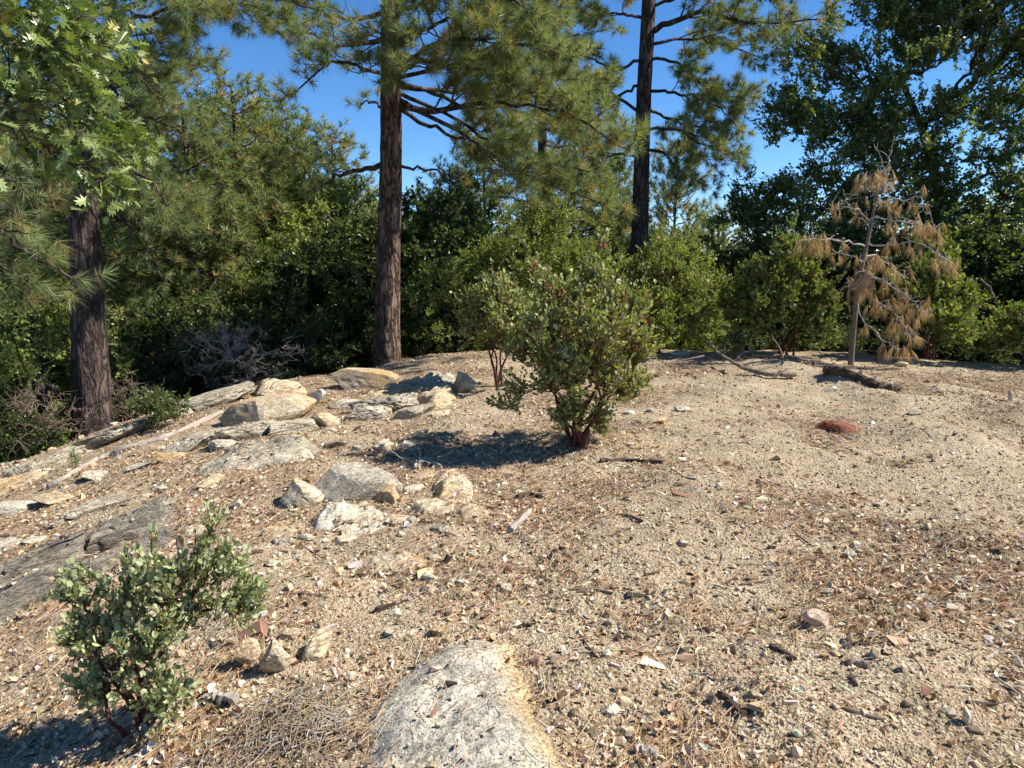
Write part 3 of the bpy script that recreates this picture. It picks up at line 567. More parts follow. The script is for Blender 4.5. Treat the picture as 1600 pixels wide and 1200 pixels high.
    boulder('rock', 'yellow wedge-shaped rock right of the pointed rock', 498, 1032, .17, .12, .115, M_warm, 33, .5, .15, .25)
    boulder('rock', 'pinkish angular rock alone on the right foreground', 1277, 986, .13, .09, .085, M_pink, 34, -.3, .15, -.25)
    boulder('stone', 'white oval stone standing on edge at the lower right', 1508, 1138, .045, .035, .085, M_white, 35, .2, .1, .3)
    boulder('stone', 'white quartz lump right of the big slab', 955, 1122, .075, .05, .045, M_white, 36, .4, .2)
    boulder('stone', 'small white quartz chip at the foot of the quartz lump', 950, 1132, .026, .02, .02, M_white, 37, 0, .1, sub=3)
    boulder('stone', 'yellow crumbly stone beside the split bark at the lower right', 1183, 1120, .085, .07, .06, M_warm, 38, 0, .3)
    boulder('stone', 'pale speckled pebble behind the pinkish rock', 1290, 930, .075, .05, .04, M_white, 39, .1, .3)
    boulder('stone', 'pale yellow stone right of the driftwood knot', 598, 706, .26, .2, .14, M_warm, 40, .6, .3)
    boulder('stone', 'tan angular stone right of the manzanita', 1036, 664, .17, .13, .10, M_warm, 41, .2, .2)
    boulder('stone', 'pale flat-topped stone behind the tan angular one', 1066, 644, .18, .13, .09, M_white, 42, .1, .2, planes=18)
    boulder('stone', 'lone pale stone on the right hand sandy mound', 1426, 650, .16, .11, .08, M_white, 43, -.2, .2)
    boulder('stone', 'small pale stone among leaves above the mound', 1300, 612, .16, .11, .08, M_white, 44, -.2, .2)
    boulder('stone', 'cream stone beside the dead pine stem', 1405, 573, .28, .2, .10, M_white, 45, 0, .3)
    boulder('stone', 'white stone upright near the right edge', 1578, 627, .06, .05, .16, M_white, 46, 0, .1)
    boulder('stone', 'reddish stone in the litter above the small manzanita', 410, 866, .12, .08, .05, M_pink, 47, .2, .3)
    boulder('stone', 'white stone just right of the reddish one', 425, 886, .075, .06, .045, M_white, 48, .2, .2)
    boulder('stone', 'pale rounded stone left of the rough boulder', 373, 795, .10, .08, .07, M_white, 49, .2, .2)
    boulder('stone', 'flat yellow stone at the end of the tan stone patch', 690, 880, .13, .08, .035, M_warm, 50, .1, .3)
    boulder('stone', 'whitish crumbly lump in the middle foreground', 722, 918, .10, .08, .045, M_white, 51, .1, .3)
    boulder('stone', 'round grey stone right of the crumbly lump', 788, 926, .075, .06, .04, M_gran, 52, .1, .2)
    boulder('stone', 'large pale stone on the crest left of the fallen branch', 1062, 556, .38, .25, .13, M_white, 53, .1, .3)
    boulder('stone', 'yellow stone lying under the manzanita on the right', 985, 648, .16, .1, .06, M_white, 54, .1, .3)
    boulder('stone', 'flat cream stone on the crest beside the rear manzanita stems', 1170, 553, .5, .25, .12, M_warm, 55, .1, .3)
    boulder('stone', 'small white stone low down at the left of the outcrop', 88, 842, .08, .06, .05, M_white, 56, .1, .3)
    r = np.random.default_rng(6); spots = [(90, 790, .3), (150, 750, .2), (215, 735, .22), (330, 760, .2), (270, 790, .18), (35, 800, .3), (300, 840, .16), (350, 700, .3), (445, 725, .22), (520, 660, .22), (520, 700, .2), (640, 700, .2), (655, 680, .14), (540, 640, .3), (610, 606, .3), (690, 650, .2), (455, 640, .3), (650, 770, .14), (625, 820, .13), (440, 852, .12), (480, 845, .1), (540, 850, .12), (690, 835, .12), (60, 850, .2), (270, 722, .3), (10, 860, .2), (560, 705, .14), (665, 750, .18)]
    for k, (px, py, w) in enumerate(spots):
        w *= 1.25; boulder('rock', nearby(px, py, ['low broken tan rock', 'low angular grey rock', 'low pale weathered rock'][k % 3]), px, py, w, w*r.uniform(.5, .9), w*r.uniform(.28, .5), [M_warm, M_gran, M_white][k % 3], 200+k, r.uniform(-.4, 1.2), .35, r.uniform(-.3, .3), sub=3, group='low broken rocks on the left slope', planes=18, cut=.45, flat=.55)
    r = np.random.default_rng(5); n = 0
    for k in range(900):
        if n >= 110: break
        px, py = r.uniform(0, 1600), 600+600*r.random()**1.3; w = r.uniform(.02, .06)
        if r.random() < .55 and px > 700: continue
        g = gpix(px, py)
        if g[1] > 12 or (px < 420 and py > 860) or (560 < px < 900 and py > 1000) or (560 < px < 960 and 650 < py < 740): continue
        w *= 1+g[1]*.16
        boulder('stone', nearby(px, py, 'small loose '+['cream', 'yellow-tan', 'yellow-tan', 'grey speckled'][(mi := r.integers(4))]+' stone'), px, py, w, w*r.uniform(.6, .9), w*r.uniform(.4, .7), [M_white, M_warm, M_warm, M_gran][mi], 100+n % 12, r.uniform(0, 6), .25, sub=2, group='small loose stones'); n += 1
rocks(); print('rocks', time.time()-T0)
litter(); print('litter', time.time()-T0)

# ------------------------------------------------------------------ plant generators
def grow(r, trunk, att, tr_r, r_tip=.004, expo=.42, seg=5, wob=.06, upb=.25, rmax=None):
    """joins every attractor to the nearest limb; returns chains (points, radii) and tip directions"""
    trunk = np.asarray(trunk, float); nodes = list(catmull(trunk, max(6, len(trunk)*4))); k0 = len(nodes)
    dirs = list(nrm(np.gradient(np.array(nodes), axis=0))); par = [-1]+list(range(k0-1)); n_att = len(att)
    base = trunk[0]; order = np.argsort(np.linalg.norm(att-trunk[-1], axis=1)); cap = k0+n_att*seg
    NP = np.zeros((cap, 3)); ND = np.zeros((cap, 3)); PA = np.full(cap, -1); NP[:k0] = nodes; ND[:k0] = dirs; PA[:k0] = par; cnt = k0
    PL = np.zeros(cap); PL[:k0] = np.concatenate([[0], np.cumsum(np.linalg.norm(np.diff(NP[:k0], axis=0), axis=1))])
    chains = []; t = (np.arange(seg)+1)/seg; tipd = np.zeros((n_att, 3)); low = int(k0*.3)
    for a in order:
        A = att[a]; w = A-NP[:cnt]; d = np.linalg.norm(w, axis=1)+1e-6
        cs = (w*ND[:cnt]).sum(1)/d
        cost = d*(1.5-.55*cs)+.18*PL[:cnt]; cost[:low] += 5
        j = int(np.argmin(cost)); L = d[j]; p0 = NP[j]
        p1 = p0+nrm(ND[j]*.8+w[j]/L)*L*.35; p2_ = A-nrm(w[j]/L+np.array([0, 0, upb]))*L*.3
        s = t[:, None]; B = (1-s)**3*p0+3*(1-s)**2*s*p1+3*(1-s)*s*s*p2_+s**3*A
        B[:-1] += r.normal(size=(seg-1, 3))*wob*L
        ids = np.arange(cnt, cnt+seg); NP[ids] = B; pts = np.concatenate([[p0], B]); ND[ids] = nrm(np.diff(pts, axis=0))
        PA[ids] = np.concatenate([[j], ids[:-1]]); PL[ids] = PL[j]+np.cumsum(np.linalg.norm(np.diff(pts, axis=0), axis=1)); cnt += seg
        chains.append((j, ids)); tipd[a] = ND[ids[-1]]
    W_ = np.zeros(cap)
    for j, ids in chains: W_[ids[-1]] += 1
    for i in range(cnt-1, 0, -1):
        if PA[i] >= 0: W_[PA[i]] += W_[i]
    rad = r_tip*np.maximum(W_, 1)**expo
    if rmax: rad = np.minimum(rad, rmax)
    P = np.stack([np.concatenate([[NP[j]], NP[ids]]) for j, ids in chains]); Q = np.stack([np.concatenate([[min(rad[j], rad[ids[0]]*1.15)], rad[ids]]) for j, ids in chains])
    return P, Q, tipd
def twigleaves(r, tips, tdir, center, ntw, twl, nleaf, T, size, cols, wts, lb, tb=None, up=.35, droop=0., ang=.9, rt=.0018, sides=3, flat=.5, spread=1.1, tcol=(1, 1, 1)):
    n = len(tips); P0 = np.repeat(tips, ntw, 0); D = nrm(np.repeat(tdir, ntw, 0)*.8+spread*r.normal(size=(n*ntw, 3))*.7+np.array([0, 0, up])+nrm(P0-center)*.45)
    L = twl*r.uniform(.5, 1.25, n*ntw); t = np.linspace(0, 1, 4)[None, :, None]
    back = r.uniform(0, .5, n*ntw)[:, None]*L[:, None]*np.repeat(nrm(tdir), ntw, 0)
    P = (P0-back)[:, None]+D[:, None]*L[:, None, None]*t+np.array([0, 0, -droop])*(t**2)*L[:, None, None]+np.array([0, 0, .15*(up > .3)])*(t**2)*L[:, None, None]
    if tb is not None: tubes(tb, P, np.tile([[1.5, 1.2, 1, .6]], (n*ntw, 1))*rt, sides, tcol)
    m = n*ntw*nleaf; k = np.repeat(np.arange(n*ntw), nleaf); s = np.tile(np.linspace(.12, 1, nleaf), n*ntw)+r.uniform(-.04, .04, m); s = np.clip(s, 0, 1)
    f = s*3; i = np.minimum(f.astype(int), 2); f = (f-i)[:, None]; A = P[k, i]*(1-f)+P[k, i+1]*f
    ax = nrm(P[k, 3]-P[k, 0]); rd = rdir(r, m); sidev = nrm(np.cross(ax, rd))
    LD = nrm(ax*math.cos(ang)+sidev*math.sin(ang)+np.array([0, 0, .1-droop*.6])+.2*r.normal(size=(m, 3)))
    N = nrm(np.array([0, 0, 1.])*flat+rdir(r, m)*(1.05-flat)+.25*ax)
    c = pal(r, m, cols, wts, .14)
    c = c*(1+.12*np.repeat(np.repeat(r.normal(size=n), ntw), nleaf))[:, None]; c = np.clip(c, .004, .9)
    stamp(lb, T, A, frames(LD, N), size*r.uniform(.5, 1.22, m), c)
def in_blobs(r, blobs, n, shell=.45, gap=.0, gs=1.2, off=0.):
    """random spots in a union of ellipsoids (centre, radii), nearer their skin, with noise-made gaps"""
    w = np.array([b[1][0]*b[1][1]*b[1][2] for b in blobs])**.75; w /= w.sum(); out = []
    k = r.choice(len(blobs), n*3, p=w); d = rdir(r, n*3); q = r.random(n*3)**shell
    P = np.array([b[0] for b in blobs])[k]+d*q[:, None]*np.array([b[1] for b in blobs])[k]
    if gap: P = P[perlin(P*gs+off) > -1+gap]
    return P[:n]
def crown(name, label, cat, base, trunk, blobs, ntips, leafspec, r, tr=.12, bark=None, leafm=None, group=None, gap=.75, shell=.45, r_tip=.004, expo=.45, wob=.06, extra=None, gs=1.2, tipspec=None, rmax=None):
    root = empty(name, base, label, cat, group)
    blobs = [(np.asarray(c, float), np.asarray((q, q, q*.8) if np.isscalar(q) else q, float)) for c, q in blobs]
    att = in_blobs(r, blobs, ntips, shell, gap, gs, r.uniform(0, 50)); 
    att[:, 2] = np.maximum(att[:, 2], ground0(att[:, 0], att[:, 1])+.05) if name != 'proto' else att[:, 2]
    cen = np.mean([b[0] for b in blobs], 0)
    P, Q, td = grow(r, trunk, att, tr, r_tip, expo, wob=wob, rmax=rmax or tr*.7)
    tb = Bag(); tp = catmull(trunk, 24)[None]; rr = tr*(1-.72*np.linspace(0, 1, 24))*(1+.5*np.exp(-np.linspace(0, 1, 24)*18)); tubes(tb, tp, rr[None], 10)
    tb.build('trunk', bark or M_bark3, root, True)
    bb = Bag(); tubes(bb, P, Q, 5)
    lb = Bag(); twigleaves(r, att, td, cen, lb=lb, tb=bb, **leafspec)
    bb.build('branches', bark or M_bark3, root, True)
    fo = lb.build('foliage', leafm or M_leaf, root, False)
    if extra: extra(root, att, td, cen)
    return root
GR = [(.068, .095, .034), (.09, .12, .045), (.14, .165, .06), (.045, .065, .026), (.21, .2, .07)]
def spec(ntw=6, twl=.28, nleaf=8, T=OVAL, size=.055, cols=GR, wts=(4, 4, 2, 3, .4), **k): return dict(ntw=ntw, twl=twl, nleaf=nleaf, T=T, size=size, cols=cols, wts=wts, **k)

# manzanitas
MG = [(.26, .275, .11), (.32, .33, .15), (.20, .21, .08), (.40, .40, .22), (.42, .25, .13)]
def berries(r, root, tips, td, n, size, frac=.25, top=.5):
    zs = np.quantile(tips[:, 2], top); k = np.where((tips[:, 2] > zs) & (r.random(len(tips)) < frac))[0]
    if len(k) == 0: return
    P = np.repeat(tips[k]+nrm(td[k]+[0, 0, .8])*.05, n, 0)+r.normal(size=(len(k)*n, 3))*.018
    P = P.reshape(len(k), n, 3); V, F = ico(1)
    for q in P[:90]: b = Bag(); stamp(b, (V, [F]), q, frames(rdir(r, n), rdir(r, n)), size*r.uniform(.6, 1.2, n), pal(r, n, [(.36, .13, .06), (.48, .22, .10), (.26, .09, .05)], [3, 2, 2])); b.build('berry_cluster', M_manz, root)
def manzanita(label, px, py, height, width, ntips, seed, leaf_=.034, nleaf=9, ntw=5, twl=.17, stems=6, cols=MG, depth=None, lean=(0, 0), T=ROUND, berry=.3, low=.25, gap=.93, at=None, blobs=None):
    r = np.random.default_rng(seed); g = gpix(px, py) if at is None else np.array(at)
    root = empty('manzanita', g, label, 'shrub', 'manzanita shrubs')
    depth = depth or width; H = height
    if blobs is None:
        blobs = []
        for k in range(11):
            a = k*2.4+r.uniform(-.3, .3); q = math.sqrt((k+.5)/11); zz = H*(low+.16+(.80-low-.16)*(1-.85*q*q)*r.uniform(.75, 1.12))
            blobs.append((g+np.array([lean[0]*zz+math.cos(a)*q*width*.36, lean[1]*zz+math.sin(a)*q*depth*.36, zz]), np.array([width*.2, depth*.2, H*.2])))
        blobs.append((g+np.array([lean[0]*H*.6, lean[1]*H*.6, H*.62]), np.array([width*.26, depth*.26, H*.3])))
    att = in_blobs(r, blobs, ntips, .5, gap, 5.5/max(H, .5)*1.2, seed); cen = g+[0, 0, H*.35]; q_ = r.random(len(att)) < .12; att[q_] = cen+(att[q_]-cen)*r.uniform(1.08, 1.25, (q_.sum(), 1)); att[:, 2] = np.maximum(att[:, 2], ground0(att[:, 0], att[:, 1])+.03*H)
    # several red stems fanning from the root crown
    bb = Bag(); lb = Bag(); ang = r.uniform(0, 6.28, 1)[0]
    grp = np.argmin(np.stack([-(att[:, 0]-g[0])*math.cos(ang+k*6.283/stems)-(att[:, 1]-g[1])*math.sin(ang+k*6.283/stems)+.25*H*((k*7) % 3-1)*(att[:, 2]-g[2]-H*.5)/H for k in range(stems)], 1), 1)
    TD = np.zeros_like(att)
    for k in range(stems):
        q = att[grp == k]
        if len(q) < 2: continue
        c = q.mean(0); s0 = g+np.append(.03*H*r.normal(size=2), -.04); mid = s0+(c-s0)*[.42, .42, .5]+np.append(.05*H*r.normal(size=2), .0); end = s0+(c-s0)*[.85, .85, .85]
        b = Bag(); P, Q, td = grow(r, [s0, s0+(mid-s0)*[.4, .4, .55], mid, end], q, .02, .0019*max(.8, H)**.5, .38, 5, .12)
        tp = catmull([s0, s0+(mid-s0)*[.4, .4, .55], mid, end], 14); rr = .011*H**.8*(1-.7*np.linspace(0, 1, 14))+.003
        tubes(b, tp[None], rr[None], 8); tubes(b, P, Q, 5); TD[grp == k] = td
        b.build('stem', M_redbark, root, True)
    twigleaves(r, att, TD, cen, ntw, twl, nleaf, T, leaf_, cols, [4, 3.5, 3, 1.5, .55], lb, bb, .6, 0., .7, .0016, 3, .12, .7)
    bb.build('twigs', M_redbark, root, True); lb.build('foliage', M_manz, root)
    if berry: berries(r, root, att, TD, 14, .0085*max(1, H)**.3, berry)
    return root
def smallblobs():
    g = gpix(225, 1135); D = g[1]
    return [(pix(px, py, D+dy), np.array([a, .10, b])) for px, py, dy, a, b in [(150, 1000, -.02, .12, .10), (190, 940, .04, .10, .10), (240, 930, .0, .10, .10), (225, 1000, -.06, .09, .08), (170, 1070, -.02, .11, .09), (240, 1090, -.08, .12, .07), (310, 880, .08, .05, .10), (350, 900, .1, .08, .09), (370, 950, .06, .06, .09), (290, 960, .05, .08, .09), (130, 930, .05, .06, .08), (270, 1060, .0, .09, .07), (320, 850, .1, .02, .07)]]
def bigblobs():
    D = gpix(900, 700)[1]
    return [(pix(px, py, D+dy), np.array([a*.93, a*1.1, a*.88])) for px, py, dy, a in [(868, 462, .1, .22), (925, 462, 0, .22), (972, 495, .1, .2), (855, 525, -.1, .25), (935, 525, -.2, .28), (990, 550, .0, .15), (820, 560, .1, .17), (880, 590, -.15, .26), (945, 600, 0, .24), (980, 600, .15, .14), (840, 625, 0, .14), (900, 650, -.1, .17), (935, 655, .1, .10), (800, 500, .1, .14), (870, 520, .4, .25), (940, 560, .4, .25), (815, 600, -.05, .1), (930, 432, .1, .08), (885, 436, 0, .08), (800, 630, 0, .10)]]
def manzanitas():
    manzanita('large red-stemmed manzanita casting a dark shadow in the middle of the clearing', 900, 700, 1.66, 1.62, 440, 3, .036, 9, 4, .18, 10, low=.1, berry=.5, blobs=bigblobs())
    manzanita('upright manzanita with brown berry clusters close behind the big one, on its left', 778, 604, 1.42, .98, 330, 5, .044, 9, 5, .18, 5, low=.24, berry=.6)
    manzanita('small grey-green manzanita with round leaves at the lower left', 225, 1135, .60, .60, 250, 8, .0235, 9, 3, .085, 9, [(.33, .355, .22), (.39, .41, .27), (.26, .28, .16), (.46, .48, .35), (.46, .30, .18)], low=-.05, berry=0, gap=.9,
              blobs=smallblobs())
    manzanita('broad dark manzanita behind the fallen branch', 1222, 554, 2.1, 1.75, 700, 11, .055, 8, 5, .2, 7, [(.17, .21, .06), (.22, .25, .08), (.12, .15, .045), (.29, .29, .11), (.40, .22, .09)], low=-.02, berry=.6)
    manzanita('yellow-green manzanita behind the dead brown pine', 1448, 552, 1.8, 1.5, 460, 13, .056, 8, 5, .2, 5, [(.20, .24, .07), (.25, .29, .09), (.15, .18, .05), (.31, .32, .12), (.38, .26, .09)], low=.0, berry=.1)
    manzanita('low manzanita with reddish tops at the right edge', 1600, 572, 1.1, 1.8, 320, 17, .052, 8, 5, .18, 5, [(.18, .22, .06), (.23, .26, .08), (.13, .16, .045), (.28, .29, .11), (.38, .22, .09)], low=.0, berry=.5)
    manzanita('red-stemmed manzanita behind the big one, on its right', 1022, 552, 1.9, 1.9, 420, 19, .055, 8, 5, .2, 5, [(.18, .22, .06), (.23, .26, .08), (.13, .16, .045), (.28, .29, .11), (.38, .24, .09)], low=.08, berry=.4)
    manzanita('small manzanita stem clump left of the broad dark manzanita', 1165, 552, 1.7, 1.0, 110, 23, .045, 8, 5, .2, 3, [(.17, .21, .06), (.22, .25, .08), (.12, .15, .045), (.28, .29, .11), (.36, .22, .08)], low=.25, berry=.3)
manzanitas(); print('manz', time.time()-T0)

# pines
NG = [(.20, .255, .12), (.155, .21, .095), (.245, .29, .145), (.31, .30, .14), (.36, .28, .14)]
def tufts(r, b, P, D, n, L, cols=NG, wts=(4, 3, 3, 1.2, .6), wid=.0028, droop=.08, cone=1.25, span=.09, brown=.0):
    m = len(P)
    if m == 0: return
    k = np.repeat(np.arange(m), n); d = nrm(D)[k]; u = r.random(len(k)); th = .2+cone*u**.8
    side = nrm(np.cross(d, rdir(r, len(k)))); nd = nrm(d*np.cos(th)[:, None]+side*np.sin(th)[:, None]+np.array([0, 0, -droop]))
    A = P[k]-d*(span*u)[:, None]; Lk = L*r.uniform(.75, 1.15, len(k)); E = A+nd*Lk[:, None]+np.array([0, 0, -droop*.4])*Lk[:, None]
    w = nrm(np.cross(nd, rdir(r, len(k))))*(wid*r.uniform(.8, 1.3, len(k)))[:, None]
    V = np.stack([A-w, A+w, E], 1); F = np.arange(len(k)*3).reshape(-1, 3)
    cp = np.array(cols, float)*[1.07, 1.10, .90]; pick = r.choice(len(cp), m, p=np.array(wts)/sum(wts)); col = cp[pick][k]
    old = (u > .75) & (r.random(len(k)) < .22+brown); col = np.where(old[:, None], np.array([.33, .20, .085]), col)
    col = np.clip(col*(1+.18*r.normal(size=(len(k), 1))), .01, .8)
    b.add(V.reshape(-1, 3), [F], np.repeat(col, 3, 0))
def limb_build(r, path, r0, f0, slen, dens, nn, nl, wb, nb, wid=.0028, up=.35, sag=0., tw=.22, cols=NG, wts=(4, 3, 3, 1.2, .6), droop=.08, tuftp=1., brown=0., flatten=.5, twsp=.085):
    """a limb along a path with side branchlets, twigs and needle tufts"""
    path = catmull(path, 18); seglen = np.linalg.norm(np.diff(path, axis=0), axis=1); L = seglen.sum(); n = len(path)
    path[1:-1] += r.normal(size=(n-2, 3))*.02
    rr = r0*(1-.85*np.linspace(0, 1, n))+.004; tubes(wb, path[None], rr[None], 7)
    ns = max(3, int(L*(1-f0)*dens)); ts = np.linspace(f0, .99, ns)+r.uniform(-.02, .02, ns); ts = np.clip(ts, 0, .995)
    T = nrm(np.gradient(path, axis=0)); i = ts*(n-1); i0 = np.minimum(i.astype(int), n-2); f = (i-i0)[:, None]
    P0 = path[i0]*(1-f)+path[i0+1]*f; D = T[i0]; sg = np.where(np.arange(ns) % 2 == 0, 1, -1)[:, None]
    lat = nrm(np.cross(D, np.array([0, 0, 1.]))+1e-6); side = lat*sg+np.array([0, 0, 1.])*r.normal(size=(ns, 1))*flatten
    dd = nrm(D*r.uniform(.5, 1.1, (ns, 1))+side*.95); sl = slen*(1.15-.7*ts)*r.uniform(.6, 1.2, ns)
    t = np.linspace(0, 1, 6)[None, :, None]
    Q = P0[:, None]+dd[:, None]*sl[:, None, None]*t+np.array([0, 0, 1.])*(up*.5*t**2-sag*t)*sl[:, None, None]; Q[:, 1:] += r.normal(size=(ns, 5, 3))*.015
    tubes(wb, Q, (rr[i0]*.35+.003)[:, None]*np.linspace(1, .45, 6)[None], 4)
    # twigs
    nt_ = np.maximum(2, (sl/twsp).astype(int)); k = np.repeat(np.arange(ns), nt_); m = len(k); s = r.uniform(.25, 1, m); last = np.concatenate([[True], k[1:] != k[:-1]]); s[last] = 1
    f = s*5; j = np.minimum(f.astype(int), 4); f = (f-j)[:, None]; A = Q[k, j]*(1-f)+Q[k, j+1]*f; ax = nrm(Q[k, j+1]-Q[k, j])
    td = nrm(ax*.9+nrm(np.cross(ax, rdir(r, m)))*.75*(~last)[:, None]+np.array([0, 0, up])); tl = tw*r.uniform(.5, 1.2, m)
    t4 = np.linspace(0, 1, 4)[None, :, None]
    X = A[:, None]+td[:, None]*tl[:, None, None]*t4+np.array([0, 0, 1.])*(up*.45*t4**2-droop*.5*t4)*tl[:, None, None]
    tubes(wb, X, np.full((m, 1), .0042)*np.linspace(1.1, .8, 4)[None], 3)
    keep = r.random(m) < tuftp
    E = np.concatenate([X[keep, 3], path[-1:]]); ED = np.concatenate([nrm(X[keep, 3]-X[keep, 2]), T[-1:]])
    tufts(r, nb, E, ED, nn, nl, cols, wts, wid, droop, brown=brown)
def trunk_mesh(path, r0, r1, root, mat, sides=40, rows=160, flare=.35, ridge=.05, name='trunk'):
    P = catmull(path, rows); t = np.linspace(0, 1, rows); rad = r0+(r1-r0)*t; z = P[:, 2]-P[0, 2]; rad = rad*(1+flare*np.exp(-z/.35))
    a = np.arange(sides)*2*math.pi/sides
    V = P[:, None]+np.stack([np.cos(a), np.sin(a), 0*a], -1)[None]*rad[:, None, None]
    q = np.stack([np.broadcast_to(np.cos(a)*3.2, (rows, sides)), np.broadcast_to(np.sin(a)*3.2, (rows, sides)), np.broadcast_to(z[:, None]*1.1, (rows, sides))], -1)
    n = perlin(q*1.6+path[0][0]); n2 = perlin(q*[4, 4, 2.2]+3.); d = 1+ridge*(1-2*np.abs(n)*1.6)+ridge*.5*n2
    V = P[:, None]+(V-P[:, None])*d[..., None]
    i, j = np.meshgrid(np.arange(rows-1), np.arange(sides), indexing='ij'); j2 = (j+1) % sides
    F = np.stack([i*sides+j, i*sides+j2, (i+1)*sides+j2, (i+1)*sides+j], -1).reshape(-1, 4)
    b = Bag(); b.add(V.reshape(-1, 3), [F, np.arange((rows-1)*sides, rows*sides)[None]]); return b.build(name, mat, root, True)
def limb_part(root, r, bark, **k):
    wb, nb = Bag(), Bag(); limb_build(r, wb=wb, nb=nb, **k)
    o = wb.build('limb', bark, root, True)
    if nb.n:
        c = nb.build('needles', M_needle, None); v = np.zeros(len(c.data.vertices)*3, np.float32); c.data.vertices.foreach_get('co', v)
        c.data.vertices.foreach_set('co', (v.reshape(-1, 3)-np.array(root.location, np.float32)).ravel()); c.data.update(); c.parent = o
    return o
def PX(*pts): return [pix(*p) for p in pts]
def randlimb(r, tp, z, az_, L, e0, e1):
    i = np.argmin(np.abs(tp[:, 2]-z)); p = tp[i]; out = [p]; a = az_
    for k in range(6):
        e = e0+(e1-e0)*k/5; p = p+np.array([math.cos(a)*math.cos(e), math.sin(a)*math.cos(e), math.sin(e)])*L/6; a += r.uniform(-.18, .18); out.append(p)
    return out
def hero_pines():
    # centre pine
    r = np.random.default_rng(41); Y = 13.6; b0 = pix(604, 562, Y); b0[2] = float(ground(b0[0], b0[1]))-.1
    root = empty('pine_tree', b0, 'tall straight pine with brown furrowed trunk left of centre', 'tree', 'tall pines')
    path = [b0, pix(606, 430, Y), pix(610, 300, Y), pix(611, 150, Y), pix(610, 0, Y), pix(610, -160, Y), pix(612, -420, Y+.1)]; trunk_mesh(path, .235, .12, root, M_bark1)
    K = dict(r0=.042, f0=.22, slen=1.05, dens=7.5, nn=62, nl=.20, up=.4, twsp=.075, wid=.0042)
    hl = [([(610, 168, Y), (625, 168, Y), (690, 172, 13.3), (750, 160, 12.9), (820, 165, 12.4), (905, 175, 11.9)], dict(r0=.07, f0=.35)),
          ([(610, 146, Y), (628, 150, Y), (690, 175, 13.6), (760, 215, 13.2), (830, 245, 12.8), (920, 268, 12.4)], dict(f0=.5, slen=.7)),
          ([(610, 122, Y), (628, 120, Y), (690, 105, 13.2), (760, 110, 12.7), (840, 150, 12.2), (920, 200, 11.8), (985, 235, 11.5)], dict(f0=.35, slen=1.0)),
          ([(625, 100, Y), (680, 70, 13), (740, 60, 12.3), (800, 70, 11.8), (880, 85, 11.5)], dict(f0=.2, slen=1.0)),
          ([(620, 110, Y), (640, 105, 12.9), (650, 95, 12.3), (660, 80, 11.8)], dict(f0=.25, slen=.9)),
          ([(611, 118, Y), (600, 115, Y), (570, 108, 13), (540, 95, 12.5), (500, 110, 12.2), (455, 150, 12)], dict(f0=.35, slen=.6, nn=55)),
          ([(598, 60, Y), (560, 68, 13.3), (520, 70, 13), (470, 45, 12.8), (430, 35, 12.7)], dict(f0=.35, slen=.6)),
          ([(600, 20, Y), (540, 30, 13.3), (480, 10, 13), (410, -5, 12.8)], dict(f0=.4, slen=.7)),
          ([(620, 20, Y), (680, 0, 13), (740, -20, 12.5), (800, 0, 12.1), (850, 30, 11.8)], dict(f0=.25, slen=.9)),
          ([(620, 60, Y), (660, 50, 13.2), (700, 30, 12.7), (730, 20, 12.2)], dict(f0=.3, slen=.9)),
          ([(615, 40, Y), (610, 50, 12.8), (600, 60, 12.3), (585, 45, 11.9)], dict(f0=.35, slen=.7)),
          ([(608, 258, Y), (590, 262, Y), (560, 266, 13.5), (520, 280, 13.3), (480, 300, 13.2)], dict(r0=.06, f0=.6, slen=.5, dens=3)),
          ([(610, 256, Y), (626, 258, Y), (650, 262, 13.6), (690, 268, 13.5), (728, 280, 13.4)], dict(r0=.035, f0=.97, slen=.1, dens=1, tuftp=0)),
          ([(625, 130, Y), (680, 145, 14), (760, 190, 14.3), (830, 200, 14.6), (900, 210, 15)], dict(f0=.35, slen=.8)),
          ([(608, 172, Y), (598, 170, Y), (580, 160, 14.2), (560, 160, 14.6)], dict(f0=.7, slen=.3, dens=3, r0=.03)),
          ([(612, 150, Y), (700, 195, 13.3), (780, 250, 12.9), (860, 290, 12.5), (950, 320, 12.2)], dict(f0=.45, slen=.75, r0=.04)), ([(612, 165, Y), (690, 205, 14), (760, 240, 14.4), (830, 300, 14.8)], dict(f0=.35, slen=.8, r0=.04)), ([(612, 135, Y), (720, 140, 14.2), (820, 120, 14.8), (940, 130, 15.2)], dict(f0=.3, slen=1.)),
          ([(622, 85, Y), (700, 95, 13.4), (790, 60, 13.1), (870, 20, 13)], dict(f0=.3, slen=.9))]
    for p, k in hl: kk = dict(K); kk.update(k); limb_part(root, r, M_bark2, path=PX(*p), **kk)
    tp = catmull(path, 100)
    for k in range(9): limb_part(root, r, M_bark2, path=randlimb(r, tp, r.uniform(6.4, 8.4), r.uniform(0, 6.28), r.uniform(1.8, 2.6), -.1, .4), **K)
    # right pine
    r = np.random.default_rng(43); Y = 19.; b0 = pix(999, 400, Y); b0 = np.array([b0[0], b0[1], float(ground(b0[0], b0[1]))-.1])
    root = empty('pine_tree', b0, 'tall pine with dark bare trunk between the blue gaps right of centre', 'tree', 'tall pines')
    path = [b0, pix(999, 400, Y), pix(1002, 280, Y), pix(1006, 150, Y), pix(1014, 0, Y), pix(1020, -170, Y), pix(1024, -400, Y)]; trunk_mesh(path, .22, .13, root, M_bark2)
    K = dict(r0=.04, f0=.28, slen=1.15, dens=6.5, nn=60, nl=.22, up=.15, wid=.005, twsp=.075, tw=.3)
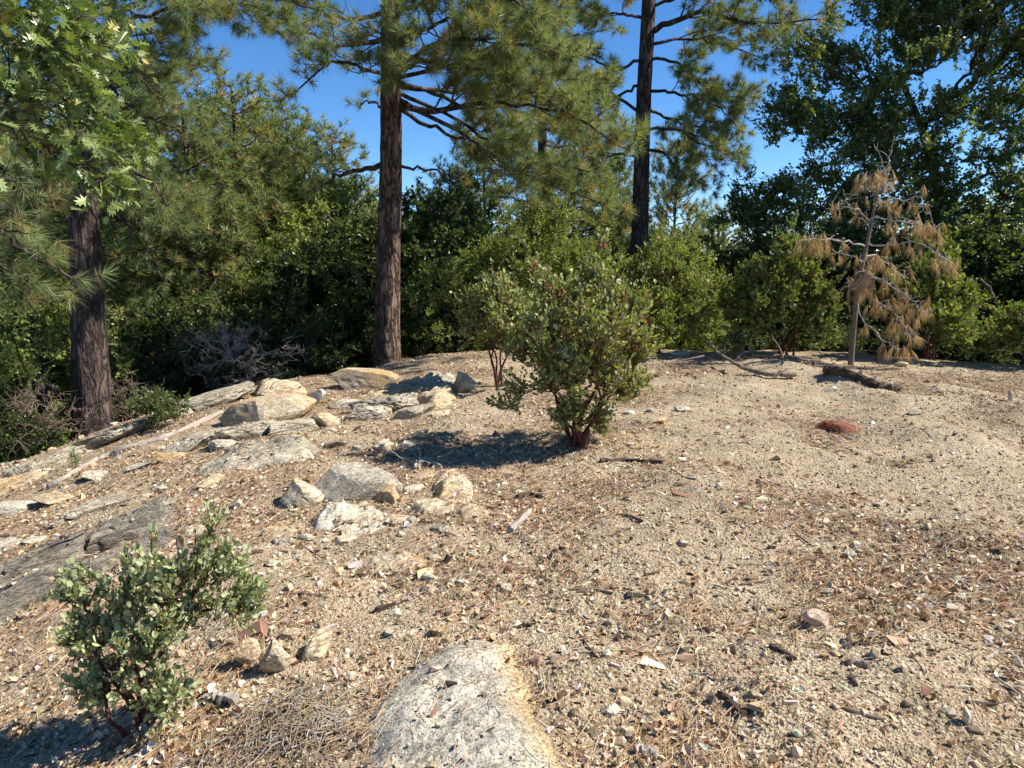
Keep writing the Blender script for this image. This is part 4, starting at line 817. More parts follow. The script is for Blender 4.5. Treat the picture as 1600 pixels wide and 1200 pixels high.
    hl = [([(1015, 50, Y), (1060, 30, 18.5), (1110, 20, 18), (1180, 35, 17.6), (1280, 30, 17.3)], dict(r0=.075)),
          ([(1012, 90, Y), (1060, 100, 18.6), (1110, 140, 18.3), (1165, 155, 18)], {}),
          ([(1010, 140, Y), (1060, 145, 18.6), (1110, 160, 18.2), (1150, 195, 18)], {}),
          ([(1008, 200, Y), (1060, 205, 18.6), (1100, 225, 18.3), (1150, 245, 18.1)], dict(f0=.3)),
          ([(1005, 235, Y), (1040, 240, 18.8), (1060, 265, 18.6), (1100, 290, 18.4)], dict(slen=.7)),
          ([(1000, 175, Y), (960, 150, 18.6), (930, 140, 18.3), (900, 150, 18)], dict(slen=.8)),
          ([(1005, 90, Y), (960, 110, 18.6), (920, 90, 18.2), (890, 95, 18)], dict(slen=.8)),
          ([(1010, 30, Y), (960, 20, 18.6), (920, 25, 18.3)], {}), ([(1015, 10, Y), (1080, -10, 18.6), (1160, -10, 18.3), (1220, 5, 18)], {}),
          ([(1012, 70, Y), (1070, 60, 19.4), (1130, 70, 19.8), (1190, 90, 20)], {}), ([(1006, 130, Y), (950, 160, 19.5), (900, 200, 20)], {}),
          ([(1004, 250, Y), (960, 240, 19.4), (920, 265, 19.8)], dict(slen=.8)), ([(1004, 165, Y), (1060, 190, 19.3), (1120, 200, 19.6)], {})]
    for p, k in hl: kk = dict(K); kk.update(k); limb_part(root, r, M_bark2, path=PX(*p), **kk)
    tp = catmull(path, 100)
    for k in range(8): limb_part(root, r, M_bark2, path=randlimb(r, tp, r.uniform(8.2, 11), r.uniform(0, 6.28), r.uniform(2., 3.2), .1, -.1), **K)
    # left pine
    r = np.random.default_rng(47); Y = 10.6; b0 = pix(146, 700, Y); b0 = np.array([b0[0], b0[1], float(ground(b0[0], b0[1]))-.1])
    root = empty('pine_tree', b0, 'thick dark-trunked pine standing at the left below the rock ledge', 'tree', 'tall pines')
    path = [b0, pix(142, 600, Y), pix(136, 450, Y), pix(130, 300, Y), pix(130, 180, Y), pix(131, 70, Y), pix(132, -60, Y), pix(135, -300, Y)]; trunk_mesh(path, .27, .07, root, M_bark2, flare=.25)
    K = dict(r0=.035, f0=.18, slen=.95, dens=7.5, nn=70, nl=.15, up=.25, tw=.2, wid=.003, twsp=.065)
    hl = [([(135, 100, Y), (200, 35, 10.8), (280, 14, 11), (370, 5, 11.2), (450, 30, 11.3)], dict(f0=.3, slen=1.0, sag=.55)), ([(135, 80, Y), (200, 10, 11), (300, -15, 11.4), (400, -20, 11.8)], dict(f0=.3, slen=1.1, sag=.5)), ([(135, 95, Y), (170, 98, 10.3), (215, 120, 10), (260, 160, 9.9)], dict(slen=.6)),
          ([(132, 60, Y), (190, 60, 10.5), (240, 90, 10.5), (300, 110, 10.7)], {}), ([(135, 180, Y), (190, 170, 10.8), (240, 190, 11), (300, 200, 11.2)], {}),
          ([(130, 240, Y), (180, 250, 10.3), (230, 280, 10.2), (270, 330, 10.2)], dict(sag=.2)), ([(132, 290, Y), (190, 295, 10.8), (240, 300, 11), (300, 330, 11.3)], {}),
          ([(140, 330, Y), (190, 340, 10.8), (230, 380, 10.9), (255, 450, 11)], dict(f0=.3, slen=.4, tuftp=.2)),
          ([(130, 150, Y), (90, 160, 10.6), (50, 200, 10.8)], {}), ([(130, 220, Y), (80, 230, 11), (30, 250, 11.2)], {}), ([(128, 280, Y), (90, 290, 10), (50, 300, 9.7), (20, 310, 9.5)], dict(slen=.5)),
          ([(130, 40, Y), (80, 50, 10.8), (20, 40, 11)], {}), ([(132, 20, Y), (180, 0, 10.2), (240, -10, 10), (300, 10, 10)], {}), ([(132, 130, Y), (180, 140, 11), (230, 220, 11.5)], {})]
    for p, k in hl: kk = dict(K); kk.update(k); limb_part(root, r, M_bark2, path=PX(*p), **kk)
    # pine outside the left edge whose bough reaches into the picture
    r = np.random.default_rng(53); b0 = np.array([-5.9, 5.6, 0]); b0[2] = float(ground(b0[0], b0[1]))-.1
    root = empty('pine_tree', b0, 'pine whose long-needled bough hangs in at the left edge', 'tree', 'tall pines')
    path = [b0, b0+[.05, 0, 1.5], b0+[0, .1, 3.5], b0+[.1, .1, 6]]; trunk_mesh(path, .16, .06, root, M_bark2, 20, 60)
    K = dict(r0=.03, f0=.3, slen=.42, dens=6, nn=60, nl=.16, up=.15, tw=.14, wid=.0018, wts=(4, 3, 3, 2.5, 1.2))
    for p in ([(-250, 250, 5.6), (-120, 300, 5.9), (-20, 350, 6.1), (60, 400, 6.2), (125, 445, 6.2)], [(-250, 260, 5.6), (-110, 350, 6.0), (-10, 410, 6.2), (50, 440, 6.3)],
              [(-250, 230, 5.6), (-100, 280, 6.4), (-10, 310, 6.6), (45, 350, 6.6)], [(-250, 240, 5.6), (-100, 240, 5.8), (0, 275, 5.9), (40, 300, 6)], [(-250, 290, 5.6), (-120, 400, 6), (-40, 460, 6.2), (20, 480, 6.3)]):
        limb_part(root, r, M_bark2, path=PX(*p), **K)
    # slender pine in the middle distance
    r = np.random.default_rng(59); Y = 21.; b0 = pix(850, 420, Y); b0 = np.array([b0[0], b0[1], float(ground(b0[0], b0[1]))-.1])
    root = empty('pine_tree', b0, 'slender dark-trunked pine straight behind the big manzanita', 'tree', 'tall pines')
    path = [b0, pix(849, 400, Y), pix(847, 200, Y), pix(846, 0, Y), pix(846, -200, Y)]; trunk_mesh(path, .15, .08, root, M_bark2, 20, 80)
    tp = catmull(path, 100); K = dict(r0=.03, f0=.2, slen=.85, dens=5, nn=44, nl=.2, up=.3, wid=.005, tw=.26)
    for k in range(30):
        z = pix(846, 330-370*k/29, Y)[2]; limb_part(root, r, M_bark2, path=randlimb(r, tp, z, k*2.4, r.uniform(1.3, 2.1), .0, .35), **K)
hero_pines(); print('pines', time.time()-T0)

# background trees: built once at the origin, then copied
def pine_proto(seed, H, Rb, z0, label, nn=26, sparse=1., cols=NG):
    r = np.random.default_rng(seed); root = empty('pine_tree', (0, 0, 0), label, 'tree')
    path = [np.array([0, 0, -.3]), np.array([.05, .05, H*.4]), np.array([0, .1, H])]; trunk_mesh(path, .012*H+.04, .02, root, M_bark2, 12, 40)
    tp = catmull(path, 120); wb, nb = Bag(), Bag(); n = int(84*sparse)
    for k in range(n):
        f = (k+.5)/n; z = z0+(H*.98-z0)*f; L = Rb*(1-f)**.55*r.uniform(.7, 1.15)+.35
        limb_build(r, randlimb(r, tp, z, k*2.4+r.uniform(-.4, .4), L, r.uniform(-.1, .25)+.4*f, .35+.4*f), .012+.02*(1-f), .18, .65*(1-f)+.4, 5.2, nn, .19, wb, nb, .009, .35, 0, .24, cols, twsp=.075)
    wb.build('branches', M_bark2, root, True); nb.build('foliage', M_needle, root); return root
def oak_proto(seed, H, Rb, label, cols=GR, wts=(4, 4, 2, 3, .4), ntips=430, size=.085, stemz=.3, name='oak_tree', cat='tree', bark=None, spread=1.):
    r = np.random.default_rng(seed); blobs = []
    for k in range(10):
        a = k*2.4; q = math.sqrt((k+.5)/10)*spread; zz = H*(.42+.42*(1-q*q)*r.uniform(.6, 1.1)); blobs.append(((math.cos(a)*q*Rb*.72, math.sin(a)*q*Rb*.72, zz), (Rb*.42, Rb*.42, H*.17)))
    for k in range(6):
        a = k*1.05+.3; blobs.append(((math.cos(a)*Rb*.6, math.sin(a)*Rb*.6, H*r.uniform(.2, .35)), (Rb*.36, Rb*.36, H*.15)))
    root = empty(name, (0, 0, 0), label, cat)
    blobs = [(np.array(c), np.array(q)) for c, q in blobs]; att = in_blobs(r, blobs, ntips, .5, .72, 2.6/Rb, seed)
    tr = [(0, 0, -.3), (.1, .05, H*.25), (-.05, .1, H*.5), (.05, 0, H*.75)]
    P, Q, td = grow(r, tr, att, .1, .007, .42, wob=.07, rmax=.09)
    tb = Bag(); rr = .035*H**.6*(1-.7*np.linspace(0, 1, 20)); tubes(tb, catmull(tr, 20)[None], rr[None], 8); tb.build('trunk', bark or M_bark3, root, True)
    bb, lb = Bag(), Bag(); tubes(bb, P, Q, 4)
    twigleaves(r, att, td, np.array([0, 0, H*.5]), 8, .36*H/5, 13, DIAM, size, cols, wts, lb, bb, .25, .0, .9, .003, 3, .5)
    bb.build('branches', bark or M_bark3, root, True); lb.build('foliage', M_leaf, root); return root
def ztop(px, py, Y): return pix(px, py, Y)[2]
def put(proto, px, Y, py_top, H, label, group, rz, wide=1., first=[set()], zoff=0.):
    p = pix(px, 400, Y); z = float(ground(p[0], p[1]))-.1+zoff; s = (ztop(px, py_top, Y)-z)/H
    loc = (p[0], p[1], z); sc = (s*wide, s)
    if proto.name not in first[0]:
        first[0].add(proto.name); proto.location = loc; proto.rotation_euler = (0, 0, rz); proto.scale = (sc[0], sc[0], sc[1]); proto['label'] = label; proto['group'] = group; return proto
    return dup(proto, loc, rz, sc, label, group)
def background():
    YG = [(.22, .26, .08), (.27, .30, .10), (.16, .20, .06), (.33, .34, .15), (.38, .33, .11)]
    pA = pine_proto(61, 9., 2.2, .6, 'pine'); pB = pine_proto(67, 9., 1.9, 1.2, 'pine', 26, .9, [(.21, .255, .10), (.17, .21, .085), (.26, .29, .13), (.32, .31, .13), (.38, .28, .13)])
    oA = oak_proto(71, 5., 2.2, 'oak'); oB = oak_proto(73, 5., 2.0, 'oak', YG, (4, 4, 2, 1.5, .4), 340, .065); oC = oak_proto(79, 4., 2.1, 'shrub', [(.065, .09, .03), (.085, .115, .04), (.045, .062, .024), (.14, .16, .06), (.18, .17, .07)], (4, 4, 3, 1, .3), 260, .06)
    gp, go, gs = 'pines in the wood behind the clearing', 'oaks in the wood behind the clearing', 'shrubs along the far edge of the clearing'
    for px, Y, top, rz, pr, wd, lab in [
        (300, 16.5, 150, .3, 0, 1.1, 'bushy sunlit pine just right of the thick left pine'), (385, 18.5, 135, 1.7, 1, 1.15, 'sunlit yellow-green pine peaking against the blue gap at the left'),
        (225, 19, 90, 2.6, 0, 1.2, 'dark pine behind the thick left pine'), (455, 21, 190, 4., 0, 1., 'pine left of the tall centre pine trunk, below the blue gap'), (415, 24, 165, 3.2, 0, 1.2, 'pine behind the sunlit yellow-green one'), (520, 24, 205, 5.2, 1, 1., 'pine close behind the left bough of the tall centre pine'),
        (760, 24, 215, .9, 0, 1.05, 'pine with dark whorled boughs between the centre trunk and the slender trunk'), (700, 22, 262, 4.6, 0, .95, 'short dark pine right behind the centre trunk'), (900, 25, 190, 2.2, 1, 1.1, 'pine between the slender trunk and the right hand trunk'),
        (1052, 25, 215, 3.3, 1, .8, 'narrow sunlit pine just right of the right hand trunk'), (960, 30, 240, 1.1, 0, 1., 'farther pine left of the right hand trunk'),
        (60, 15, 60, 3.9, 0, 1.3, 'pine filling the left edge behind the lobed oak leaves'), (20, 21, 180, 5.5, 1, 1.2, 'farther pine low at the left edge')]:
        put([pA, pB][pr], px, Y, top, 9., lab, gp, rz, wd)
    for px, Y, top, rz, pr, wd, lab in [
        (470, 17, 330, .5, 1, 1., 'dark oak in the shade left of the centre trunk'), (540, 16.5, 300, 2.5, 0, 1., 'oak pressed against the left of the centre trunk'), (505, 19, 215, 1.5, 1, .9, 'light green oak in the gap above the grey brush pile'),
        (670, 18, 240, 3.1, 0, .95, 'dark oak directly right of the centre trunk'), (690, 15.3, 385, 4.4, 1, .95, 'green oak bush right of the centre trunk at the edge of the clearing'), (830, 15.3, 278, 5.1, 1, .75, 'yellow-green oak rising above the big manzanita'),
        (760, 15.6, 345, .4, 1, .9, 'yellow-green oak left of the slender trunk'), (930, 15.4, 350, 1.9, 1, .9, 'yellow-green oak right of the slender trunk'), (1060, 15.2, 335, 2.9, 1, .9, 'bright green oak left of the broad dark manzanita'), (1000, 20, 340, 3.9, 0, 1., 'dark oak under the right hand trunk'),
        (1190, 21, 330, .2, 0, 1.1, 'dark oak behind the broad dark manzanita'), (1330, 19, 330, 1.2, 0, 1.2, 'dark oak behind the dead brown pine'), (1480, 18, 300, 2.2, 0, 1.2, 'dark oak below the great oak at the right'), (1600, 17, 310, 3.2, 0, 1.2, 'dark oak at the right edge'), (1720, 16, 280, 4.2, 0, 1.2, 'dark oak just past the right edge'),
        (250, 14.5, 420, 5.2, 0, 1., 'dark oak right of the thick left trunk'), (40, 11, 340, .8, 1, .9, 'grey-green oak bush at the left edge'), (330, 17, 370, 1.8, 1, 1., 'dark oak behind the grey brush pile')]:
        put([oA, oB][pr], px, Y, top, 5., lab, go, rz, wd)
    k = 0
    for px, Y, top, wd, lab in [
        (-70, 9.6, 560, 1., 'dark shrub at the left edge below the ledge'), (60, 12.2, 500, 1., 'dark shrub left of the thick left trunk'), (215, 12.8, 520, 1., 'dark shrub just right of the thick left trunk'), (300, 13, 480, 1.1, 'dark shrub behind the grey brush pile, on its left'),
        (390, 14, 470, 1.1, 'dark shrub behind the grey brush pile, on its right'), (470, 14.2, 470, 1., 'shaded shrub behind the crest rocks'), (540, 15, 440, 1., 'shaded shrub at the left of the centre trunk'), (660, 15.2, 455, 1.1, 'leafy shrub right of the foot of the centre pine'),
        (740, 15.6, 450, 1., 'leafy shrub behind the upright manzanita'), (900, 14.7, 430, 1., 'leafy shrub behind the big manzanita'), (1090, 15.8, 440, 1., 'leafy shrub between the two rear manzanitas'), (1160, 16.5, 450, 1.1, 'shaded shrub behind the fallen branch'), (1300, 16, 470, 1.1, 'shaded shrub behind the dead brown pine stem'), (1520, 15.2, 440, 1.2, 'dark shrub between the right hand manzanitas'), (1640, 15, 450, 1.2, 'dark shrub past the low manzanita at the right edge'), (1400, 16, 440, 1.1, 'dark shrub behind the yellow-green manzanita')]:
        put(oC, px, Y, top, 4., lab, gs, k*1.3, wd); k += 1
    r = np.random.default_rng(83)
    for k in range(46):     # the wood going on down the hill
        px = -250+k*46+r.uniform(-20, 20); Y = r.uniform(24, 44); 
        if k % 3 == 0: put(pA, px, Y, r.uniform(290, 350), 9., 'pine deep in the shaded wood, mostly hidden by nearer trees', 'pines deep in the wood', r.uniform(0, 6), 1.2)
        else: put(oA if k % 3 == 1 else oB, px, Y, r.uniform(355, 420), 5., 'oak deep in the shaded wood, mostly hidden by nearer trees', 'oaks deep in the wood', r.uniform(0, 6), 1.3)
background(); print('background', time.time()-T0)

def great_oak():
    r = np.random.default_rng(91); Y = 19.7; b0 = pix(1500, 480, Y+.5); b0 = np.array([b0[0], b0[1], float(ground(b0[0], b0[1]))-.1])
    def B(px, py, Y, q): return (pix(px, py, Y+3.2), q*1.19)
    blobs = [B(1300, 90, 16.5, 1.1), B(1250, 180, 16.2, 1.0), B(1225, 290, 16, 1.05), B(1180, 340, 16.2, .8), B(1350, 190, 17, 1.4), B(1330, 300, 16.4, 1.4), B(1420, 110, 16, 1.3), B(1440, 240, 16, 1.5), B(1400, 20, 17, 1.1), B(1470, 20, 16.5, 1.2),
             B(1560, 110, 16, 1.3), B(1560, 300, 16, 1.5), B(1470, 360, 16, 1.4), B(1290, 390, 16.5, 1.0), B(1650, 200, 16.5, 1.6), B(1700, 50, 16, 1.6), B(1650, 380, 16, 1.5), B(1560, -60, 16.5, 1.6), B(1440, -90, 17, 1.4), B(1700, -120, 16.5, 1.6), B(1560, 0, 16, 1.1), B(1380, 380, 17, 1.2), B(1540, 420, 17, 1.4), B(1620, 470, 16.5, 1.3), B(1180, 400, 17, .9)]
    tr = [b0, pix(1470, 380, Y+.3), pix(1465, 300, Y), pix(1440, 200, Y), pix(1400, 110, Y)]
    crown('oak_tree', 'great dark live oak filling the upper right', 'tree', b0, tr, blobs, 2300, spec(8, .38, 13, DIAM, .085, [(.145, .185, .075), (.185, .225, .10), (.10, .13, .055), (.28, .30, .16), (.30, .27, .11)], (4, 3.5, 3, 1.6, .35)), r, .2, M_bark3, M_leaf, None, .86, .5, .0055, .44, .07, gs=.9)
    # black oak with lobed leaves reaching in from the left
    r = np.random.default_rng(97); b0 = np.array([-4.7, 3.6, 0.]); b0[2] = float(ground(b0[0], b0[1]))-.1
    tips = np.array([pix(*p) for p in [(30, 20, 4.6), (80, 10, 4.8), (120, 30, 4.5), (165, 30, 4.7), (150, 60, 4.9), (60, 60, 4.4), (100, 70, 4.9), (15, 90, 4.6), (180, 75, 4.6), (40, 120, 4.5), (80, 125, 4.8), (120, 115, 4.6), (20, 150, 4.7), (60, 160, 4.4), (105, 160, 4.6), (145, 150, 4.8), (25, 185, 4.4), (70, 195, 4.7), (115, 190, 4.5), (155, 185, 4.6), (188, 190, 4.7), (50, 225, 4.5), (95, 225, 4.6), (135, 225, 4.4), (165, 235, 4.6), (110, 255, 4.5), (150, 265, 4.6), (172, 285, 4.6), (0, 40, 4.4), (-30, 100, 4.4), (-40, 180, 4.4), (-20, 0, 4.6), (60, -30, 4.6), (140, -30, 4.7), (190, -10, 4.8), (-120, 60, 4.2), (-150, 180, 4.2), (-100, -60, 4.2)]])
    tips = np.concatenate([tips, tips[:28]+r.normal(size=(28, 3))*[.12, .2, .08]])
    root = empty('oak_tree', b0, 'black oak whose big lobed leaves hang in at the upper left corner', 'tree')
    tr = [b0, b0+[.05, .1, 1.3], b0+[.25, .25, 2.4], b0+[.7, .5, 3.2]]
    P, Q, td = grow(r, tr, tips, .1, .0035, .42, wob=.06, upb=-.1, rmax=.03); tb = Bag(); tubes(tb, catmull(tr, 20)[None], (.11*(1-.6*np.linspace(0, 1, 20)))[None], 12); tb.build('trunk', M_bark3, root, True)
    bb, lb = Bag(), Bag(); tubes(bb, P, Q, 5)
    twigleaves(r, tips, td, b0+[0, 0, 2.5], 4, .22, 6, LOBED, .098, [(.19, .235, .085), (.25, .29, .12), (.14, .18, .06), (.40, .33, .09)], [4, 4, 3, .3], lb, bb, .1, .25, .8, .002, 3, .55, 1.)
    bb.build('branches', M_twig, root, True); lb.build('foliage', M_leafbig, root)
great_oak(); print('oaks', time.time()-T0)

# dead young pine with brown hanging needles
def dead_pine():
    r = np.random.default_rng(101); Y = 12.2; g = gpix(1329, 571); Y = g[1]
    root = empty('dead_pine', g, 'dead young pine with brown hanging needles and bare grey tips', 'tree')
    path = [g-[0, 0, .05], pix(1336, 490, Y), pix(1346, 420, Y), pix(1357, 370, Y), pix(1366, 325, Y), pix(1372, 290, Y)]
    tb = Bag(); tp = catmull(path, 40); tubes(tb, tp[None], np.linspace(.048, .015, 40)[None], 12); tb.build('trunk', M_deadbark, root, True)
    BN = [(.46, .33, .20), (.55, .42, .27), (.36, .24, .14), (.60, .48, .33)]
    def bough(pts, r0, sprays, ntw=3, L=.22, nn=75):
        wb, nb = Bag(), Bag(); p = catmull([pix(a, b, Y+d) for a, b, d in pts], 14); p[1:-1] += r.normal(size=(12, 3))*.012; tubes(wb, p[None], np.linspace(r0, .004, 14)[None], 6)
        E, D = [], []
        for s in sprays:
            i = int(s*13); a = p[i]
            for q in range(ntw):
                d = nrm(np.array([r.normal()*.7, r.normal()*.7, -.15+.4*r.normal()])); l = r.uniform(.06, .2); e = a+d*l; m_ = a+d*l*.6+[0, 0, .03]; tubes(wb, np.array([[a, m_, e]]), [[.005, .004, .003]], 4)
                E.append(e); D.append(nrm(d*.45+[0, 0, -1]))
        # bare twig tips
        for q in range(4):
            i = r.integers(5, 13); a = p[i]; d = nrm(r.normal(size=3)*[1, 1, .6]+[0, 0, .4]); l = r.uniform(.1, .3); tubes(wb, np.array([[a, a+d*l*.5+[0, 0, .01], a+d*l]]), [[.005, .004, .002]], 4)
        o = wb.build('bough', M_grey2, root, True)
        if E:
            E = np.repeat(E, 3, 0)+r.normal(size=(len(E)*3, 3))*[.045, .045, .03]; D = nrm(np.repeat(D, 3, 0)+.45*r.normal(size=(len(E), 3))); kp = r.random(len(E)) < .42; tufts(r, nb, E[kp], D[kp], nn//3, L*.7, BN, (4, 3, 2, 1), .0020, .6, .5, .05); c = nb.build('needles', M_brownneedle, None)
            v = np.zeros(len(c.data.vertices)*3, np.float32); c.data.vertices.foreach_get('co', v); c.data.vertices.foreach_set('co', (v.reshape(-1, 3)-np.array(root.location, np.float32)).ravel()); c.data.update(); c.parent = o
    bough([(1372, 292, 0), (1376, 270, 0), (1385, 262, 0), (1392, 240, 0), (1397, 212, 0)], .014, (.1, .2, .3))
    bough([(1374, 275, 0), (1382, 265, 0), (1372, 240, 0), (1365, 225, 0)], .01, (.2, .35))
    bough([(1366, 300, 0), (1362, 285, 0), (1355, 278, -.1)], .015, (.4, .8, .99), 5)
    bough([(1368, 310, 0), (1376, 290, .05), (1384, 280, .1)], .015, (.4, .7, .99), 5)
    bough([(1364, 320, 0), (1390, 313, -.1), (1415, 312, -.2), (1440, 308, -.3), (1442, 330, -.35)], .014, (.2, .35, .5, .65, .97), 3)
    bough([(1360, 345, 0), (1345, 332, -.1), (1325, 322, -.2), (1305, 328, -.2), (1295, 318, -.3)], .013, (.2, .7, .9), 3)
    bough([(1358, 350, 0), (1335, 335, .1), (1322, 315, .1), (1317, 296, .1)], .010, (.6,), 2)
    bough([(1360, 342, 0), (1400, 345, -.2), (1440, 352, -.3), (1465, 358, -.4)], .016, (.3, .5, .62, .75, .88, .97), 4, .26)
    bough([(1352, 385, 0), (1325, 378, -.2), (1290, 375, -.4), (1252, 375, -.5)], .017, (.55, .72, .85, .93, .99), 4, .26)
    bough([(1354, 380, 0), (1390, 385, -.2), (1430, 378, -.3), (1470, 400, -.5), (1480, 420, -.5)], .016, (.35, .5, .65, .8, .9, .97), 4, .26)
    bough([(1350, 400, 0), (1370, 400, .2), (1395, 420, .3), (1420, 435, .4)], .014, (.2, .4, .6, .8, .97), 4, .25)
    bough([(1345, 420, 0), (1380, 440, -.2), (1420, 465, -.4), (1445, 490, -.5)], .016, (.15, .3, .45, .6, .75, .9, .98), 5, .27)
    bough([(1342, 445, 0), (1370, 470, -.2), (1400, 490, -.3), (1430, 535, -.5)], .014, (.2, .4, .6, .75, .88, .98), 5, .27)
    bough([(1338, 470, 0), (1350, 500, -.2), (1380, 530, -.4), (1410, 550, -.5)], .012, (.5, .7, .9, .98), 3, .25)
    bough([(1348, 410, 0), (1330, 400, -.2), (1300, 390, -.3)], .012, (.2, .6, .9), 3, .22)
    bough([(1344, 430, 0), (1350, 440, -.15), (1355, 450, -.2)], .010, (.2, .5, .9), 6, .24)
    bough([(1340, 455, 0), (1332, 450, -.15), (1326, 445, -.2)], .010, (.3, .9), 5, .2)
M_deadbark = wood_mat('dead_pine_bark', (.09, .065, .048), (.26, .20, .15)); M_brush = wood_mat('brush_wood', (.26, .20, .15), (.50, .40, .32)); M_grey2 = wood_mat('bare_grey_twig', (.28, .24, .20), (.50, .46, .42))
dead_pine()

# dead wood
def log(name, label, pts, r0, r1, mat, sides=12, n=26, rough=.12, cat='branch', lift=.6, seed=1, twigs=0, group=None, stubs=()):
    """pts: (px, py[, height above the ground]) along the piece as it lies"""
    r = np.random.default_rng(seed); P = []
    for q in pts: g = gpix(q[0], q[1]) if len(q) < 4 else pix(q[0], q[1], q[3]); P.append(g+[0, 0, (r0*lift if len(q) < 3 else q[2])])
    P = catmull(P, n); rad = np.linspace(r0, r1, n); a = np.arange(sides)*2*math.pi/sides
    if n > 3: P[1:-1, :2] += r.normal(size=(n-2, 2))*r0*.15
    if n > 20: w_ = fbm(np.stack([np.arange(n)*.22+seed, np.zeros(n), np.zeros(n)], -1), 3); P[:, 1] += w_*r0*2.2; P[:, 2] += np.abs(w_)*r0*.8
    T = nrm(np.gradient(P, axis=0)); X = nrm(np.cross(T, [0, 0, 1.])+1e-6); Yv = np.cross(X, T)
    d = 1+rough*r.normal(size=(n, sides))+rough*1.5*perlin(np.stack([np.broadcast_to(np.cos(a)*2, (n, sides)), np.broadcast_to(np.sin(a)*2, (n, sides)), np.broadcast_to(np.linspace(0, n*.3, n)[:, None], (n, sides))+seed], -1))
    V = P[:, None]+(rad[:, None, None]*d[..., None])*(X[:, None]*np.cos(a)[None, :, None]+Yv[:, None]*np.sin(a)[None, :, None])
    i, j = np.meshgrid(np.arange(n-1), np.arange(sides), indexing='ij'); j2 = (j+1) % sides
    F = np.stack([i*sides+j, i*sides+j2, (i+1)*sides+j2, (i+1)*sides+j], -1).reshape(-1, 4)
    b = Bag(); b.add(V.reshape(-1, 3), [F, np.arange(sides)[None, ::-1], np.arange((n-1)*sides, n*sides)[None]])
    for k in range(twigs):
        i = r.integers(2, n-1); dd = nrm(r.normal(size=3)*[1, 1, .3]+[0, 0, .35]); l = r.uniform(.1, .4); p0 = P[i]; t = np.linspace(0, 1, 5)[:, None]; q = p0+dd*l*t; q[1:] += r.normal(size=(4, 3))*.02
        q[:, 2] = np.maximum(q[:, 2], ground(q[:, 0], q[:, 1])+.004)
        tubes(b, q[None], np.linspace(max(.003, rad[i]*.35), .002, 5)[None], 5)
    for s in stubs:
        q = catmull([pix(*w) for w in s[0]], 10); tubes(b, q[None], np.linspace(s[1], s[1]*.3, 10)[None], 6)
    return tag(settle(b.build(name, mat, None, False)), label, cat, group)
